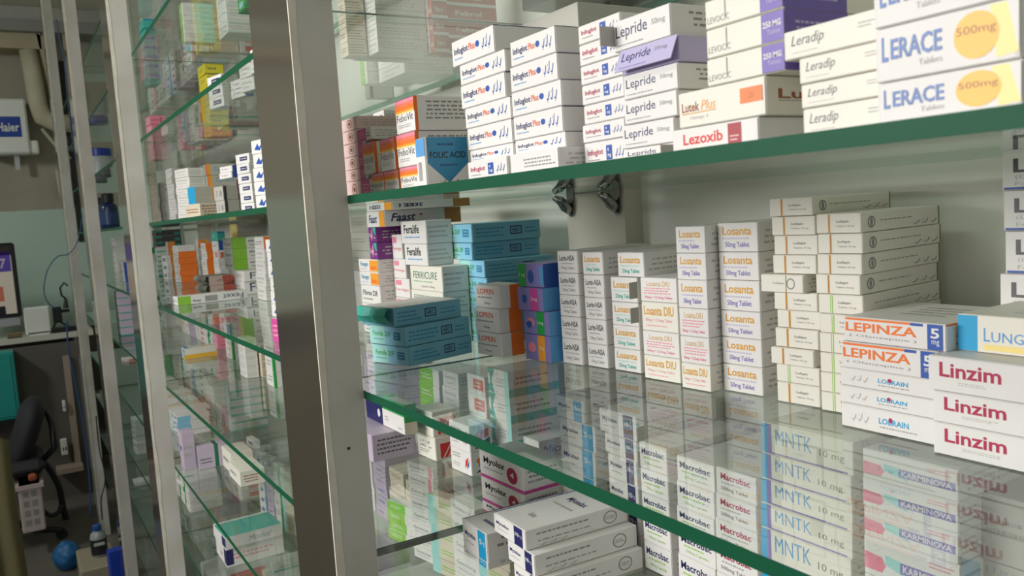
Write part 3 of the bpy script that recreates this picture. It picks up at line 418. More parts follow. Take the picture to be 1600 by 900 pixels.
def carton(des, x, y, z, yaw, w, d, h, where, pos, child, heap=None):
    q = DES[des]; base = pm(q['base']); seed = hash((round(x, 3), round(y, 3), round(z, 3))) & 0xffff
    mb = MB(); f0 = .0007 if child and heap is None else 0
    mb.box(0, f0, 0, w, d, h, base, bev=min(.0006, h * .04))
    Face(mb, lambda a, b, e: (w + e, a * d, b * h), seed, flip=des == 'fexetlong').draw([i if True else i for i in q['S']])
    if q['T']: Face(mb, lambda a, b, e: (a * w, b * d, h + e), seed + 1).draw(q['T'])
    if not child and q['F']: Face(mb, lambda a, b, e: (a * w, -e, b * h), seed + 2).draw(q['F'])
    if heap is not None:
        if q['F'] and child: Face(mb, lambda a, b, e: (a * w, -e, b * h), seed + 2).draw(q['F'])
        R_ = Matrix.Translation((x, y, z)) @ Matrix.Rotation(math.radians(yaw), 4, 'Z'); k = len(heap.v)
        heap.v += [tuple(R_ @ Vector(v)) for v in mb.v]; heap.f += [tuple(k + i for i in f) for f in mb.f]; heap.m += [heap.mi(mb.mats[i]) for i in mb.m]
        return
    o = mb.build('medicine_carton'); o.location = (x, y, z); o.rotation_euler = (0, 0, math.radians(yaw))
    lab = q['look'] + (', ' + pos + ',' if pos else ',') + ' ' + where
    tag(o, lab, 'medicine box', q['group'])
    if child:
        fb = MB(); g = .0005
        if des in ('lepridelav',):       # flap swung out and down
            r = Matrix.Rotation(math.radians(-24), 3, 'X')
            def fn(a, b, e):
                p = r @ Vector((0, -.0004 - e, (b - 1) * h)); return (a * w * 1.0, p.y, h + p.z)
            fb.mesh([fn(a, b, e) for a, b, e in ((0, 0, 0), (1, 0, 0), (1, 1, 0), (0, 1, 0), (0, 0, -.0006), (1, 0, -.0006), (1, 1, -.0006), (0, 1, -.0006))],
                    [(0, 1, 2, 3), (7, 6, 5, 4), (0, 4, 5, 1), (1, 5, 6, 2), (2, 6, 7, 3), (3, 7, 4, 0)], base)
            Face(fb, fn, seed + 2).draw(q['F'])
        elif des in ('femilaopen', 'torncarton'):
            # crumpled open flap standing out from the end
            n = 6; vs = []
            rr = random.Random(seed)
            for i in range(n + 1):
                for t, (yy, zz) in enumerate(((0, h), (-.008, h * 1.02), (-.013, h * .62), (-.006, h * .2))):
                    vs.append((w * i / n, yy + rr.uniform(-.002, .002), zz + rr.uniform(-.0012, .0012)))
            fs = [(i * 4 + t, i * 4 + t + 1, i * 4 + t + 5, i * 4 + t + 4) for i in range(n) for t in range(3)]
            fb.mesh(vs, fs, pm('teal' if des == 'femilaopen' else 'grey'))
            if des == 'torncarton':
                fb.mesh([(w, d * .55, h * .95), (w + .012, d * .75, h * 1.05), (w + .018, d, h * .9), (w + .006, d * .9, h * .1), (w + .001, d * .6, 0)], [(0, 1, 2, 3, 4)], pm('sred'))
        else:
            # end panel, slightly domed, with tucked corners
            n = 3; ca = (0, .025, .975, 1)
            def fn(a, bb, e): return (g + a * (w - 2 * g), -e, g + bb * (h - 2 * g))
            gr = [(ca[i], j / 4, -.0003 if i in (0, n) else 0) for j in range(5) for i in range(n + 1)]
            vs = [fn(*t) for t in gr]; fs = [(j * (n + 1) + i, j * (n + 1) + i + 1, (j + 1) * (n + 1) + i + 1, (j + 1) * (n + 1) + i) for j in range(4) for i in range(n)]
            k = len(vs); rim = [i for i in range(n + 1)] + [(n + 1) * j + n for j in range(1, 5)] + [(n + 1) * 4 + i for i in range(n - 1, -1, -1)] + [(n + 1) * j for j in range(3, 0, -1)]
            vs += [(vs[i][0], f0, vs[i][2]) for i in rim]; m_ = len(rim)
            fs += [(rim[(i + 1) % m_], rim[i], k + i, k + (i + 1) % m_) for i in range(m_)]
            fb.mesh(vs, fs, base)
            tab = {('losanta25', 'third column of the white wall', 'top'): w, ('losanta25', 'third column of the white wall', 'second from top'): w, ('lepride', 'in purple lettered column', 'top'): w * .02, ('lepride', 'in purple lettered column', 'bottom'): w * .97}.get((des, where, pos))
            if tab: fb.box(tab - .0003, -.012, h * .2, tab + .0003, 0, h * .85, pm('grey'))
            fc = Face(fb, fn, seed + 2)
            fc.draw([('R', .0, .955, 1, .985, 'text')] if False else q['F'])
        p = fb.build('end_flap', o)
    return o
CARTONS = [
('pinkemblem',-1.0053,0.06,1.6875,0,0.0499,0.09,0.0151,'beside the white post, upper near shelf','top',1,1),
('pinkemblem',-1.0053,0.06,1.6718,0,0.0499,0.09,0.0153,'beside the white post, upper near shelf','second from top',1,1),
('pinkemblem',-1.0053,0.06,1.656,0,0.0499,0.09,0.0154,'beside the white post, upper near shelf','third from top',1,1),
('pinkemblem',-1.0053,0.06,1.6401,0,0.0499,0.09,0.0155,'beside the white post, upper near shelf','third from bottom',1,1),
('pinkemblem',-1.0053,0.06,1.6263,0,0.0499,0.09,0.0134,'beside the white post, upper near shelf','second from bottom',1,1),
('pinkemblem',-1.0053,0.06,1.605,0,0.0499,0.09,0.0209,'beside the white post, upper near shelf','bottom',1,1),
('magentaside',-0.9537,0.06,1.6702,0,0.0421,0.07,0.0146,'beside the pink emblem stack','top',1,1),
('magentaside',-0.9537,0.06,1.6551,0,0.0236,0.07,0.0147,'','',1,0),
('magentaside',-0.9537,0.06,1.6399,0,0.0236,0.07,0.0148,'','',1,0),
('magentaside',-0.9537,0.06,1.626,0,0.0236,0.07,0.0135,'','',1,0),
('magentaside',-0.9537,0.06,1.605,0,0.0421,0.07,0.0206,'','',1,0),
('plainprint',-1.1262,0.153,1.7059,0,0.0391,0.05,0.0219,'','',1,0),
('plainprint',-1.1237,0.153,1.6859,0,0.0346,0.05,0.0196,'','',1,0),
('plainprint',-1.1237,0.153,1.6656,0,0.0346,0.05,0.0198,'','',1,0),
('plainprint',-1.1237,0.153,1.6454,0,0.0346,0.05,0.0198,'','',1,0),
('plainprint',-1.1237,0.153,1.6252,0,0.0346,0.05,0.0198,'','',1,0),
('plainprint',-1.1237,0.153,1.605,0,0.0346,0.05,0.0198,'','',1,0),
('orangetop',-0.8044,0.045,1.6631,0,0.0464,0.092,0.0337,'beside the blue shield box','top',1,1),
('orangetop',-0.8069,0.045,1.6292,0,0.0468,0.092,0.0335,'beside the blue shield box','middle',1,1),
('orangetop',-0.8043,0.045,1.605,0,0.0452,0.092,0.0238,'beside the blue shield box','bottom',1,1),
('orangetop',-0.8765,0.055,1.6299,0,0.0406,0.09,0.0352,'second column from the left','top',1,1),
('orangetop',-0.8701,0.055,1.605,0,0.0386,0.09,0.0245,'second column from the left','bottom',1,1),
('orangetop',-0.9291,0.055,1.6301,0,0.0351,0.09,0.0363,'leftmost short column','top',1,1),
('orangetop',-0.9077,0.055,1.605,0,0.0358,0.09,0.0247,'leftmost short column','bottom',1,1),
('blueshield',-0.6976,0.015,1.605,0,0.0188,0.046,0.0428,'at the edge of the upper near shelf','',1,1),
('intomag',-0.6393,0.036,1.605,-2,0.0701,0.12,0.0165,'under the two columns of long white boxes','',1,1),
('intoplus',-0.684,0.052,1.7108,0,0.076,0.115,0.0225,'in left long column','top',1,1),
('intoplus',-0.6714,0.052,1.6926,0,0.0793,0.115,0.0177,'in left long column','second from top',1,1),
('intoplus',-0.6723,0.052,1.6716,0,0.0776,0.115,0.0206,'in left long column','third from top',1,1),
('intoplus',-0.6672,0.052,1.6535,0,0.0789,0.115,0.0177,'in left long column','third from bottom',1,1),
('intoplus',-0.6652,0.052,1.6338,0,0.0768,0.115,0.0193,'in left long column','second from bottom',1,1),
('intoplus',-0.6625,0.052,1.6218,0,0.0745,0.115,0.0116,'in left long column','bottom',1,1),
('sidelong',-0.5652,0.034,1.605,0,0.067,0.11,0.0165,'at the foot of the middle white column','',1,1),
('intoplus',-0.5722,0.045,1.6914,0,0.0629,0.115,0.0191,'in middle long column','top',1,1),
('intoplus',-0.5746,0.045,1.6716,0,0.0662,0.115,0.0194,'in middle long column','second from top',1,1),
('intoplus',-0.5748,0.045,1.6523,0,0.0694,0.115,0.0189,'in middle long column','third from top',1,1),
('intoplus',-0.5743,0.045,1.6335,0,0.0687,0.115,0.0184,'in middle long column','second from bottom',1,1),
('intoplus',-0.5738,0.045,1.6218,0,0.0705,0.115,0.0113,'in middle long column','bottom',1,1),
('intomag',-0.4944,0.055,1.6933,0,0.0477,0.11,0.0132,'in the square marked column','top',1,1),
('intomag',-0.4942,0.055,1.6783,0,0.0478,0.11,0.0146,'in the square marked column','second from top',1,1),
('intomag',-0.494,0.055,1.6646,0,0.0479,0.11,0.0133,'in the square marked column','third from top',1,1),
('intomag',-0.4937,0.055,1.6502,0,0.0479,0.11,0.0139,'in the square marked column','fourth from top',1,1),
('intomag',-0.4927,0.055,1.6363,0,0.0479,0.11,0.0135,'in the square marked column','third from bottom',1,1),
('intomag',-0.4956,0.055,1.6233,0,0.0484,0.11,0.0127,'in the square marked column','second from bottom',1,1),
('intomag',-0.4945,0.055,1.605,0,0.0483,0.11,0.0179,'in the square marked column','bottom',1,1),
('lepride',-0.4421,0.045,1.6775,0,0.0552,0.1,0.0198,'in purple lettered column','top',1,1),
('lepridelav',-0.4347,0.045,1.6615,0,0.054,0.1,0.0155,'in purple lettered column','second from top',1,1),
('lepride',-0.4342,0.045,1.6454,0,0.0517,0.1,0.0157,'in purple lettered column','third from top',1,1),
('lepride',-0.4349,0.045,1.6294,0,0.0508,0.1,0.0156,'in purple lettered column','third from bottom',1,1),
('lepride',-0.438,0.045,1.6137,0,0.0503,0.1,0.0152,'in purple lettered column','second from bottom',1,1),
('lepride',-0.4357,0.045,1.605,0,0.0499,0.1,0.0083,'in purple lettered column','bottom',1,1),
('levocic',-0.3477,0.035,1.6717,0,0.0549,0.1,0.0154,'in purple cornered column','top',1,1),
('levocic',-0.3475,0.035,1.6556,0,0.0551,0.1,0.0157,'in purple cornered column','second from top',1,1),
('levocic',-0.348,0.035,1.6404,0,0.0554,0.1,0.0148,'in purple cornered column','third from top',1,1),
('lutek',-0.3722,0.035,1.6197,0,0.0658,0.1,0.0203,'in purple cornered column','second from bottom',1,1),
('lezoxib',-0.3788,0.035,1.605,0,0.0667,0.1,0.0143,'in purple cornered column','bottom',1,1),
('leradip',-0.2893,0.03,1.6436,0,0.0547,0.1,0.0141,'beside the yellow discs','top',1,1),
('leradip',-0.2804,0.03,1.6308,0,0.0478,0.1,0.0124,'beside the yellow discs','second from top',1,1),
('leradip',-0.2797,0.03,1.6188,0,0.0478,0.1,0.0115,'beside the yellow discs','second from bottom',1,1),
('leradip',-0.279,0.03,1.605,0,0.0469,0.1,0.0134,'beside the yellow discs','bottom',1,1),
('lerace',-0.2318,0.02,1.6464,0,0.0606,0.1,0.0223,'at upper right','top',1,1),
('lerace',-0.2314,0.02,1.6231,0,0.0612,0.1,0.0229,'at upper right','middle',1,1),
('lerace',-0.2309,0.02,1.605,0,0.0613,0.1,0.0177,'at upper right','bottom',1,1),
('greyplain',-0.8138,0.17,1.7203,0,0.1663,0.1,0.0496,'behind the long columns','top',0,1),
('greyplain',-0.8138,0.17,1.6626,0,0.1663,0.1,0.0572,'','',0,0),
('greyplain',-0.8138,0.17,1.605,0,0.1663,0.1,0.0572,'behind the long columns','bottom',0,1),
('lorin',-0.8016,0.2351,1.5016,5,0.0355,0.12,0.0256,'first column of the white wall','top',1,1),
('lorin',-0.8016,0.2351,1.4762,5,0.0355,0.12,0.025,'first column of the white wall','second from top',1,1),
('lorin',-0.8016,0.2351,1.451,5,0.0355,0.12,0.0248,'first column of the white wall','third from top',1,1),
('lorin',-0.8016,0.2351,1.4249,5,0.0355,0.12,0.0256,'first column of the white wall','second from bottom',1,1),
('lorin',-0.8016,0.2351,1.395,5,0.0355,0.12,0.0295,'first column of the white wall','bottom',1,1),
('losanta25',-0.7625,0.2428,1.5003,5,0.0339,0.12,0.0252,'second column of the white wall','top',1,1),
('lorin',-0.7625,0.2428,1.4745,5,0.0339,0.12,0.0253,'second column of the white wall','second from top',1,1),
('lorin',-0.7625,0.2428,1.4497,5,0.0339,0.12,0.0244,'second column of the white wall','third from top',1,1),
('lorin',-0.7625,0.2428,1.4215,5,0.0339,0.12,0.0278,'second column of the white wall','second from bottom',1,1),
('lorin',-0.7625,0.2428,1.395,5,0.0339,0.12,0.0261,'second column of the white wall','bottom',1,1),
('losanta25',-0.7212,0.2492,1.4713,5,0.0409,0.12,0.027,'third column of the white wall','top',1,1),
('losanta25',-0.7212,0.2492,1.4457,5,0.0409,0.12,0.0251,'third column of the white wall','second from top',1,1),
('losanta25',-0.7212,0.2492,1.4201,5,0.0409,0.12,0.0253,'third column of the white wall','second from bottom',1,1),
('losanta25',-0.7212,0.2492,1.395,5,0.0409,0.12,0.0247,'third column of the white wall','bottom',1,1),
('losantadiu2',-0.6627,0.2423,1.4758,5,0.05,0.12,0.0247,'fourth column of the white wall','top',1,1),
('losantadiu',-0.6627,0.2423,1.4456,5,0.05,0.12,0.0298,'fourth column of the white wall','second from top',1,1),
('losantadiu2',-0.6627,0.2423,1.42,5,0.05,0.12,0.0252,'fourth column of the white wall','second from bottom',1,1),
('losantadiu',-0.6627,0.2423,1.395,5,0.05,0.12,0.0246,'fourth column of the white wall','bottom',1,1),
('losanta50',-0.601,0.2372,1.5269,5,0.0365,0.12,0.0251,'fifth column of the white wall','top',1,1),
('losanta50',-0.601,0.2372,1.5014,5,0.0365,0.12,0.0251,'fifth column of the white wall','second from top',1,1),
('losanta50',-0.601,0.2372,1.4741,5,0.0365,0.12,0.027,'fifth column of the white wall','third from top',1,1),
('losantadiu2',-0.601,0.2372,1.4467,5,0.0365,0.12,0.027,'fifth column of the white wall','third from bottom',1,1),
('losantadiu2',-0.601,0.2372,1.4203,5,0.0365,0.12,0.026,'fifth column of the white wall','second from bottom',1,1),
('losantadiu',-0.601,0.2372,1.395,5,0.0365,0.12,0.0249,'fifth column of the white wall','bottom',1,1),
('losanta50',-0.564,0.2559,1.5269,5,0.0452,0.12,0.0267,'sixth column of the white wall','top',1,1),
('losanta50',-0.564,0.2559,1.5008,5,0.0452,0.12,0.0257,'sixth column of the white wall','second from top',1,1),
('losanta50',-0.564,0.2559,1.4723,5,0.0452,0.12,0.0281,'sixth column of the white wall','third from top',1,1),
('losanta50',-0.564,0.2559,1.447,5,0.0452,0.12,0.0249,'sixth column of the white wall','third from bottom',1,1),
('losanta50',-0.564,0.2559,1.4213,5,0.0452,0.12,0.0253,'sixth column of the white wall','second from bottom',1,1),
('losanta50',-0.564,0.2559,1.395,5,0.0452,0.12,0.0259,'sixth column of the white wall','bottom',1,1),
('losanta25',-0.7096,0.2512,1.4991,3,0.041,0.115,0.026,'lying crosswise on the third column','',1,1),
('striped',-0.5019,0.2563,1.5581,5,0.0429,0.12,0.0151,'in left striped column','top',1,1),
('striped',-0.4999,0.2563,1.5417,5,0.0429,0.12,0.0159,'in left striped column','second from top',1,1),
('striped',-0.4979,0.2563,1.5251,5,0.0429,0.12,0.0163,'in left striped column','third from top',1,1),
('striped',-0.4999,0.2563,1.5087,5,0.0429,0.12,0.016,'in left striped column','fourth from top',1,1),
('stripedcircle',-0.5089,0.2503,1.4928,5,0.0429,0.12,0.0154,'in left striped column','fifth from top',1,1),
('striped',-0.4999,0.2563,1.4771,5,0.0429,0.12,0.0154,'in left striped column','sixth from top',1,1),
('striped',-0.4989,0.2583,1.4612,6,0.0429,0.12,0.0154,'in left striped column','fifth from bottom',1,1),
('striped',-0.4999,0.2563,1.4444,5,0.0429,0.12,0.0165,'in left striped column','fourth from bottom',1,1),
('striped',-0.5029,0.2533,1.4292,5,0.0429,0.12,0.0148,'in left striped column','third from bottom',1,1),
('stripedgreen',-0.4999,0.2563,1.4132,5,0.0429,0.12,0.0156,'in left striped column','second from bottom',1,1),
('striped',-0.4999,0.2563,1.395,5,0.0429,0.12,0.0178,'in left striped column','bottom',1,1),
('striped',-0.4535,0.2565,1.5429,5,0.0399,0.122,0.0158,'in right striped column','top',1,1),
('striped',-0.4525,0.2565,1.5265,5,0.0399,0.122,0.016,'in right striped column','second from top',1,1),
('striped',-0.4535,0.2565,1.5097,5,0.0399,0.122,0.0163,'in right striped column','third from top',1,1),
('striped',-0.4555,0.2565,1.4934,5,0.0399,0.122,0.0159,'in right striped column','fourth from top',1,1),
('stripedgreen',-0.4535,0.2565,1.4772,5,0.0399,0.122,0.0158,'in right striped column','fifth from top',1,1),
('stripedgreen',-0.4525,0.2565,1.4611,5,0.0399,0.122,0.0157,'in right striped column','fifth from bottom',1,1),
('stripedgreen',-0.4535,0.2565,1.4446,5,0.0399,0.122,0.0161,'in right striped column','fourth from bottom',1,1),
('stripedgreen',-0.4535,0.2565,1.4279,5,0.0399,0.122,0.0162,'in right striped column','third from bottom',1,1),
('stripedgreen',-0.4535,0.2565,1.4112,5,0.0399,0.122,0.0163,'in right striped column','second from bottom',1,1),
('stripedgreen',-0.4535,0.2565,1.395,5,0.0399,0.122,0.0158,'in right striped column','bottom',1,1),
('lepinza',-0.4088,0.2286,1.4624,0,0.0815,0.0944,0.0189,'before the striped columns','top',1,1),
('lepinza',-0.4108,0.2276,1.4419,0,0.0783,0.0954,0.0201,'before the striped columns','second from top',1,1),
('lobrain',-0.4128,0.2286,1.4276,0,0.0815,0.0944,0.0139,'before the striped columns','third from top',1,1),
('lobrain',-0.4138,0.2286,1.4137,0,0.0815,0.0944,0.0135,'before the striped columns','second from bottom',1,1),
('lobrain',-0.4128,0.2286,1.395,0,0.0815,0.0944,0.0183,'before the striped columns','bottom',1,1),
('linzim',-0.3315,0.2138,1.4388,0,0.098,0.1,0.0236,'at middle shelf right end','top',1,1),
('linzim',-0.3285,0.2138,1.4172,0,0.098,0.1,0.0212,'at middle shelf right end','middle',1,1),
('linzim',-0.3285,0.2138,1.395,0,0.098,0.1,0.0218,'at middle shelf right end','bottom',1,1),
('lungair',-0.3256,0.2393,1.4628,0,0.085,0.08,0.0252,'lying on the crimson lettered stack','',1,1),
('l2box',-0.342,0.325,1.5981,0,0.0668,0.075,0.0181,'against back wall at right','top',1,1),
('l2box',-0.3407,0.325,1.5692,0,0.0656,0.075,0.0285,'against back wall at right','second from top',1,1),
('l2box',-0.34,0.325,1.5391,0,0.0649,0.075,0.0297,'against back wall at right','third from top',1,1),
('l2box',-0.3389,0.325,1.5072,0,0.0637,0.075,0.0315,'against back wall at right','fourth from top',1,1),
('l2box',-0.3429,0.325,1.4752,0,0.0677,0.075,0.0316,'against back wall at right','fourth from bottom',1,1),
('l2box',-0.3429,0.325,1.4485,0,0.0677,0.075,0.0263,'','',1,0),
('l2box',-0.3429,0.325,1.4217,0,0.0677,0.075,0.0263,'','',1,0),
('l2box',-0.3429,0.325,1.395,0,0.0677,0.075,0.0263,'','',1,0),
('loprin',-0.9418,0.1994,1.4561,4,0.0549,0.036,0.0291,'beside the blue cartons','top',1,1),
('loprin',-0.9438,0.1974,1.4253,4,0.0549,0.036,0.0304,'beside the blue cartons','middle',1,1),
('loprin',-0.9418,0.1974,1.395,4,0.0549,0.036,0.0299,'beside the blue cartons','bottom',1,1),
('bluegreen',-0.865,0.2193,1.4843,3,0.0523,0.08,0.0283,'beside the white wall','top',1,1),
('bluepink',-0.865,0.2163,1.4562,3,0.0523,0.08,0.0277,'beside the white wall','second from top',1,1),
('bluegreen2',-0.859,0.2193,1.4272,3,0.0523,0.08,0.0286,'beside the white wall','second from bottom',1,1),
('blueamber',-0.859,0.2193,1.395,3,0.0523,0.08,0.0318,'beside the white wall','bottom',1,1),
('femilaopen',-1.0153,0.0692,1.4437,10,0.0755,0.105,0.0238,'in front blue stack','top',1,1),
('femila',-1.0053,0.0752,1.4191,12,0.0755,0.105,0.0242,'in front blue stack','middle',1,1),
('femila',-1.0013,0.0752,1.395,14,0.0755,0.105,0.0237,'in front blue stack','bottom',1,1),
('femila',-1.1151,0.245,1.5362,-3,0.1012,0.11,0.0263,'in rear blue stack','top',1,1),
('femila',-1.0943,0.245,1.5117,-3,0.0748,0.11,0.0241,'in rear blue stack','second from top',1,1),
('femila',-1.0693,0.245,1.4882,-3,0.0832,0.11,0.0232,'in rear blue stack','third from top',1,1),
('femila',-1.0688,0.245,1.4651,-3,0.0868,0.11,0.0226,'in rear blue stack','fourth from top',1,1),
('femila',-1.0643,0.245,1.4431,-3,0.0793,0.11,0.0216,'','',1,0),
('femila',-1.0643,0.245,1.4191,-3,0.0793,0.11,0.0237,'','',1,0),
('femila',-1.0643,0.245,1.395,-3,0.0793,0.11,0.0237,'','',1,0),
('feralife',-1.1658,0.2,1.5378,0,0.0878,0.042,0.0334,'behind front blue stack','top',1,1),
('feralife',-1.1579,0.2,1.5058,0,0.0787,0.042,0.0316,'behind front blue stack','second from top',1,1),
('ferricure',-1.1429,0.2,1.4697,0,0.106,0.042,0.0356,'behind front blue stack','third from top',1,1),
('ferricure',-1.145,0.2,1.4397,0,0.1064,0.042,0.0296,'behind front blue stack','second from bottom',1,1),
('ferricure',-1.145,0.2,1.395,0,0.1064,0.042,0.0443,'','',1,0),
('formiget',-1.204,0.2,1.5145,0,0.0372,0.08,0.0372,'beside the bold black names','top',1,1),
('formiget',-1.2058,0.2,1.4845,0,0.0469,0.08,0.0296,'beside the bold black names','second from top',1,1),
('formiget',-1.2058,0.2,1.4547,0,0.0562,0.08,0.0294,'beside the bold black names','third from top',1,1),
('formiget',-1.2058,0.2,1.4248,0,0.0562,0.08,0.0294,'','',1,0),
('formiget',-1.2058,0.2,1.395,0,0.0562,0.08,0.0294,'','',1,0),
('faast',-1.2355,0.175,1.5894,0,0.1008,0.13,0.0118,'by the post, middle shelf','top',1,1),
('faast',-1.2382,0.175,1.5652,0,0.0714,0.13,0.0238,'by the post, middle shelf','second from top',1,1),
('fixagut',-1.2355,0.175,1.5415,0,0.0305,0.13,0.0234,'by the post, middle shelf','third from top',1,1),
('fixagut',-1.2355,0.175,1.5153,0,0.0305,0.13,0.0258,'by the post, middle shelf','fourth from top',1,1),
('fenget',-1.2889,0.175,1.4947,0,0.0821,0.13,0.0201,'by the post, middle shelf','fifth from top',1,1),
('fenget',-1.2878,0.175,1.4732,0,0.081,0.13,0.0212,'by the post, middle shelf','fourth from bottom',1,1),
('plainprint',-1.2867,0.175,1.4432,0,0.0799,0.13,0.0296,'by the post, middle shelf','third from bottom',1,1),
('plainprint',-1.2867,0.175,1.4191,0,0.0799,0.13,0.0237,'','',1,0),
('plainprint',-1.2867,0.175,1.395,0,0.0799,0.13,0.0237,'','',1,0),
('greyplain',-1.6735,0.31,1.553,0,0.0976,0.09,0.0317,'deep behind the purple cartons','top',0,1),
('greyplain',-1.6798,0.31,1.5145,0,0.1059,0.09,0.0382,'deep behind the purple cartons','second from top',0,1),
('greyplain',-1.6861,0.31,1.4718,0,0.1136,0.09,0.0423,'deep behind the purple cartons','third from top',0,1),
('rmbox',-1.6988,0.31,1.4403,0,0.125,0.09,0.0311,'','',0,0),
('rmbox',-1.6961,0.31,1.395,0,0.1388,0.09,0.0449,'','',0,0),
('mauvelong',-1.385,0.158,1.185,0,0.135,0.077,0.0444,'beneath the green topped carton','',1,1),
('navysmall',-1.3762,0.2,1.2299,0,0.0752,0.03,0.0367,'beside the white post on lower shelf','',1,1),
('greentop',-1.3,0.2,1.2299,0,0.0911,0.022,0.0493,'lying on the mauve carton','',1,1),
('handprint',-1.2473,0.2353,1.2228,3,0.0608,0.045,0.0414,'between the mauve and tricolour boxes','top',1,1),
('handprint',-1.2433,0.2353,1.185,3,0.0608,0.045,0.0374,'between the mauve and tricolour boxes','bottom',1,1),
('swoosh',-1.1359,0.2423,1.2213,3,0.0601,0.04,0.0406,'left of the magenta based stack','top',1,1),
('swoosh',-1.1359,0.2423,1.185,3,0.0601,0.04,0.0359,'left of the magenta based stack','bottom',1,1),
('myolax',-0.9443,0.19,1.2319,2,0.1028,0.06,0.0354,'behind navy banded stack','top',1,1),
('myolax',-0.9439,0.19,1.1985,2,0.1025,0.06,0.033,'behind navy banded stack','middle',1,1),
('myolax',-0.944,0.19,1.185,2,0.1027,0.06,0.0131,'','',1,0),
('mytel5',-0.838,0.105,1.1928,-2,0.0606,0.13,0.033,'left of navy bands','top',1,1),
('mytel5',-0.839,0.105,1.185,-2,0.0605,0.13,0.0074,'left of navy bands','bottom',1,1),
('mytel10',-0.7704,0.11,1.2306,-2,0.0684,0.13,0.0209,'in the navy banded stack','top',1,1),
('mytel10',-0.7435,0.11,1.2078,-2,0.0554,0.13,0.0224,'in the navy banded stack','middle',1,1),
('mytel10',-0.7335,0.11,1.185,-2,0.0531,0.13,0.0224,'in the navy banded stack','bottom',1,1),
('mytel5',-0.8445,0.25,1.32,0,0.0567,0.12,0.0267,'rear, under middle glass','top',1,1),
('mytel5',-0.8402,0.25,1.2888,0,0.0726,0.12,0.0308,'rear, under middle glass','second from top',1,1),
('mytel5',-0.8403,0.25,1.2547,0,0.0695,0.12,0.0337,'rear, under middle glass','third from top',1,1),
('mytel5',-0.8408,0.25,1.2247,0,0.0701,0.12,0.0296,'rear, under middle glass','second from bottom',1,1),
('mytel5',-0.8408,0.25,1.185,0,0.0701,0.12,0.0393,'','',1,0),
('mytel10',-0.7561,0.25,1.3187,0,0.0657,0.12,0.0271,'rear, beside green lined boxes','top',1,1),
('mytel10',-0.7483,0.25,1.2956,0,0.0563,0.12,0.0227,'rear, beside green lined boxes','second from top',1,1),
('mytel10',-0.7443,0.25,1.267,0,0.0506,0.12,0.0282,'rear, beside green lined boxes','third from top',1,1),
('mytel10',-0.7445,0.25,1.237,0,0.0516,0.12,0.0296,'rear, beside green lined boxes','third from bottom',1,1),
('mytel10',-0.7445,0.25,1.211,0,0.0516,0.12,0.0256,'rear, beside green lined boxes','second from bottom',1,1),
('mytel10',-0.7445,0.25,1.185,0,0.0516,0.12,0.0256,'','',1,0),
('macrogreen',-0.6754,0.2403,1.2968,1,0.0424,0.12,0.028,'in first lower column','top',1,1),
('macrogreen',-0.6754,0.2403,1.2696,1,0.0424,0.12,0.0268,'in first lower column','second from top',1,1),
('macrogreen',-0.6754,0.2403,1.2436,1,0.0424,0.12,0.0256,'in first lower column','third from top',1,1),
('macrogreen',-0.6754,0.2403,1.2161,1,0.0424,0.12,0.0271,'in first lower column','second from bottom',1,1),
('macrogreen',-0.6754,0.2403,1.185,1,0.0424,0.12,0.0307,'in first lower column','bottom',1,1),
('macrogreen',-0.6195,0.242,1.2959,0,0.0523,0.12,0.0258,'in second lower column','top',1,1),
('macrogreen',-0.6212,0.242,1.2688,0,0.0523,0.12,0.0267,'in second lower column','second from top',1,1),
('macrogreen',-0.623,0.242,1.2439,0,0.0526,0.12,0.0245,'in second lower column','third from top',1,1),
('macrogreen',-0.6224,0.242,1.2183,0,0.0527,0.12,0.0252,'in second lower column','second from bottom',1,1),
('macrogreen',-0.6242,0.242,1.185,0,0.053,0.12,0.0329,'in second lower column','bottom',1,1),
('macrored',-0.5632,0.24,1.299,0,0.0501,0.12,0.0249,'in third lower column','top',1,1),
('macrored',-0.5647,0.24,1.2733,0,0.0504,0.12,0.0252,'in third lower column','second from top',1,1),
('macrored',-0.5665,0.24,1.247,0,0.0526,0.12,0.0259,'in third lower column','third from top',1,1),
('macrored',-0.5676,0.24,1.219,0,0.0526,0.12,0.0276,'in third lower column','second from bottom',1,1),
('macrored',-0.5676,0.24,1.185,0,0.0526,0.12,0.0336,'','',1,0),
('mntk',-0.5034,0.238,1.3519,0,0.0932,0.12,0.0271,'in blue edged column','top',1,1),
('mntk',-0.5045,0.238,1.3285,0,0.0919,0.12,0.023,'in blue edged column','second from top',1,1),
('mntk',-0.5058,0.238,1.3057,0,0.0938,0.12,0.0224,'in blue edged column','third from top',1,1),
('mntk',-0.5069,0.238,1.2828,0,0.0942,0.12,0.0225,'in blue edged column','fourth from top',1,1),
('mntk',-0.508,0.238,1.2528,0,0.0935,0.12,0.0296,'in blue edged column','third from bottom',1,1),
('mntk',-0.508,0.238,1.2189,0,0.0935,0.12,0.0335,'','',1,0),
('mntk',-0.508,0.238,1.185,0,0.0935,0.12,0.0335,'','',1,0),
('pinkoval',-0.4018,0.238,1.3543,0,0.0761,0.12,0.0228,'in the oval column','top',1,1),
('pinkoval',-0.4025,0.238,1.3314,0,0.0765,0.03,0.0225,'in the oval column','second from top',1,1),
('pinkoval',-0.4019,0.238,1.3083,0,0.0756,0.03,0.0227,'in the oval column','third from top',1,1),
('pinkoval',-0.4025,0.238,1.2763,0,0.0773,0.03,0.0316,'in the oval column','fourth from top',1,1),
('pinkoval',-0.4025,0.238,1.2459,0,0.0773,0.03,0.03,'','',1,0),
('pinkoval',-0.4025,0.238,1.2154,0,0.0773,0.03,0.03,'','',1,0),
('pinkoval',-0.4025,0.238,1.185,0,0.0773,0.03,0.03,'','',1,0),
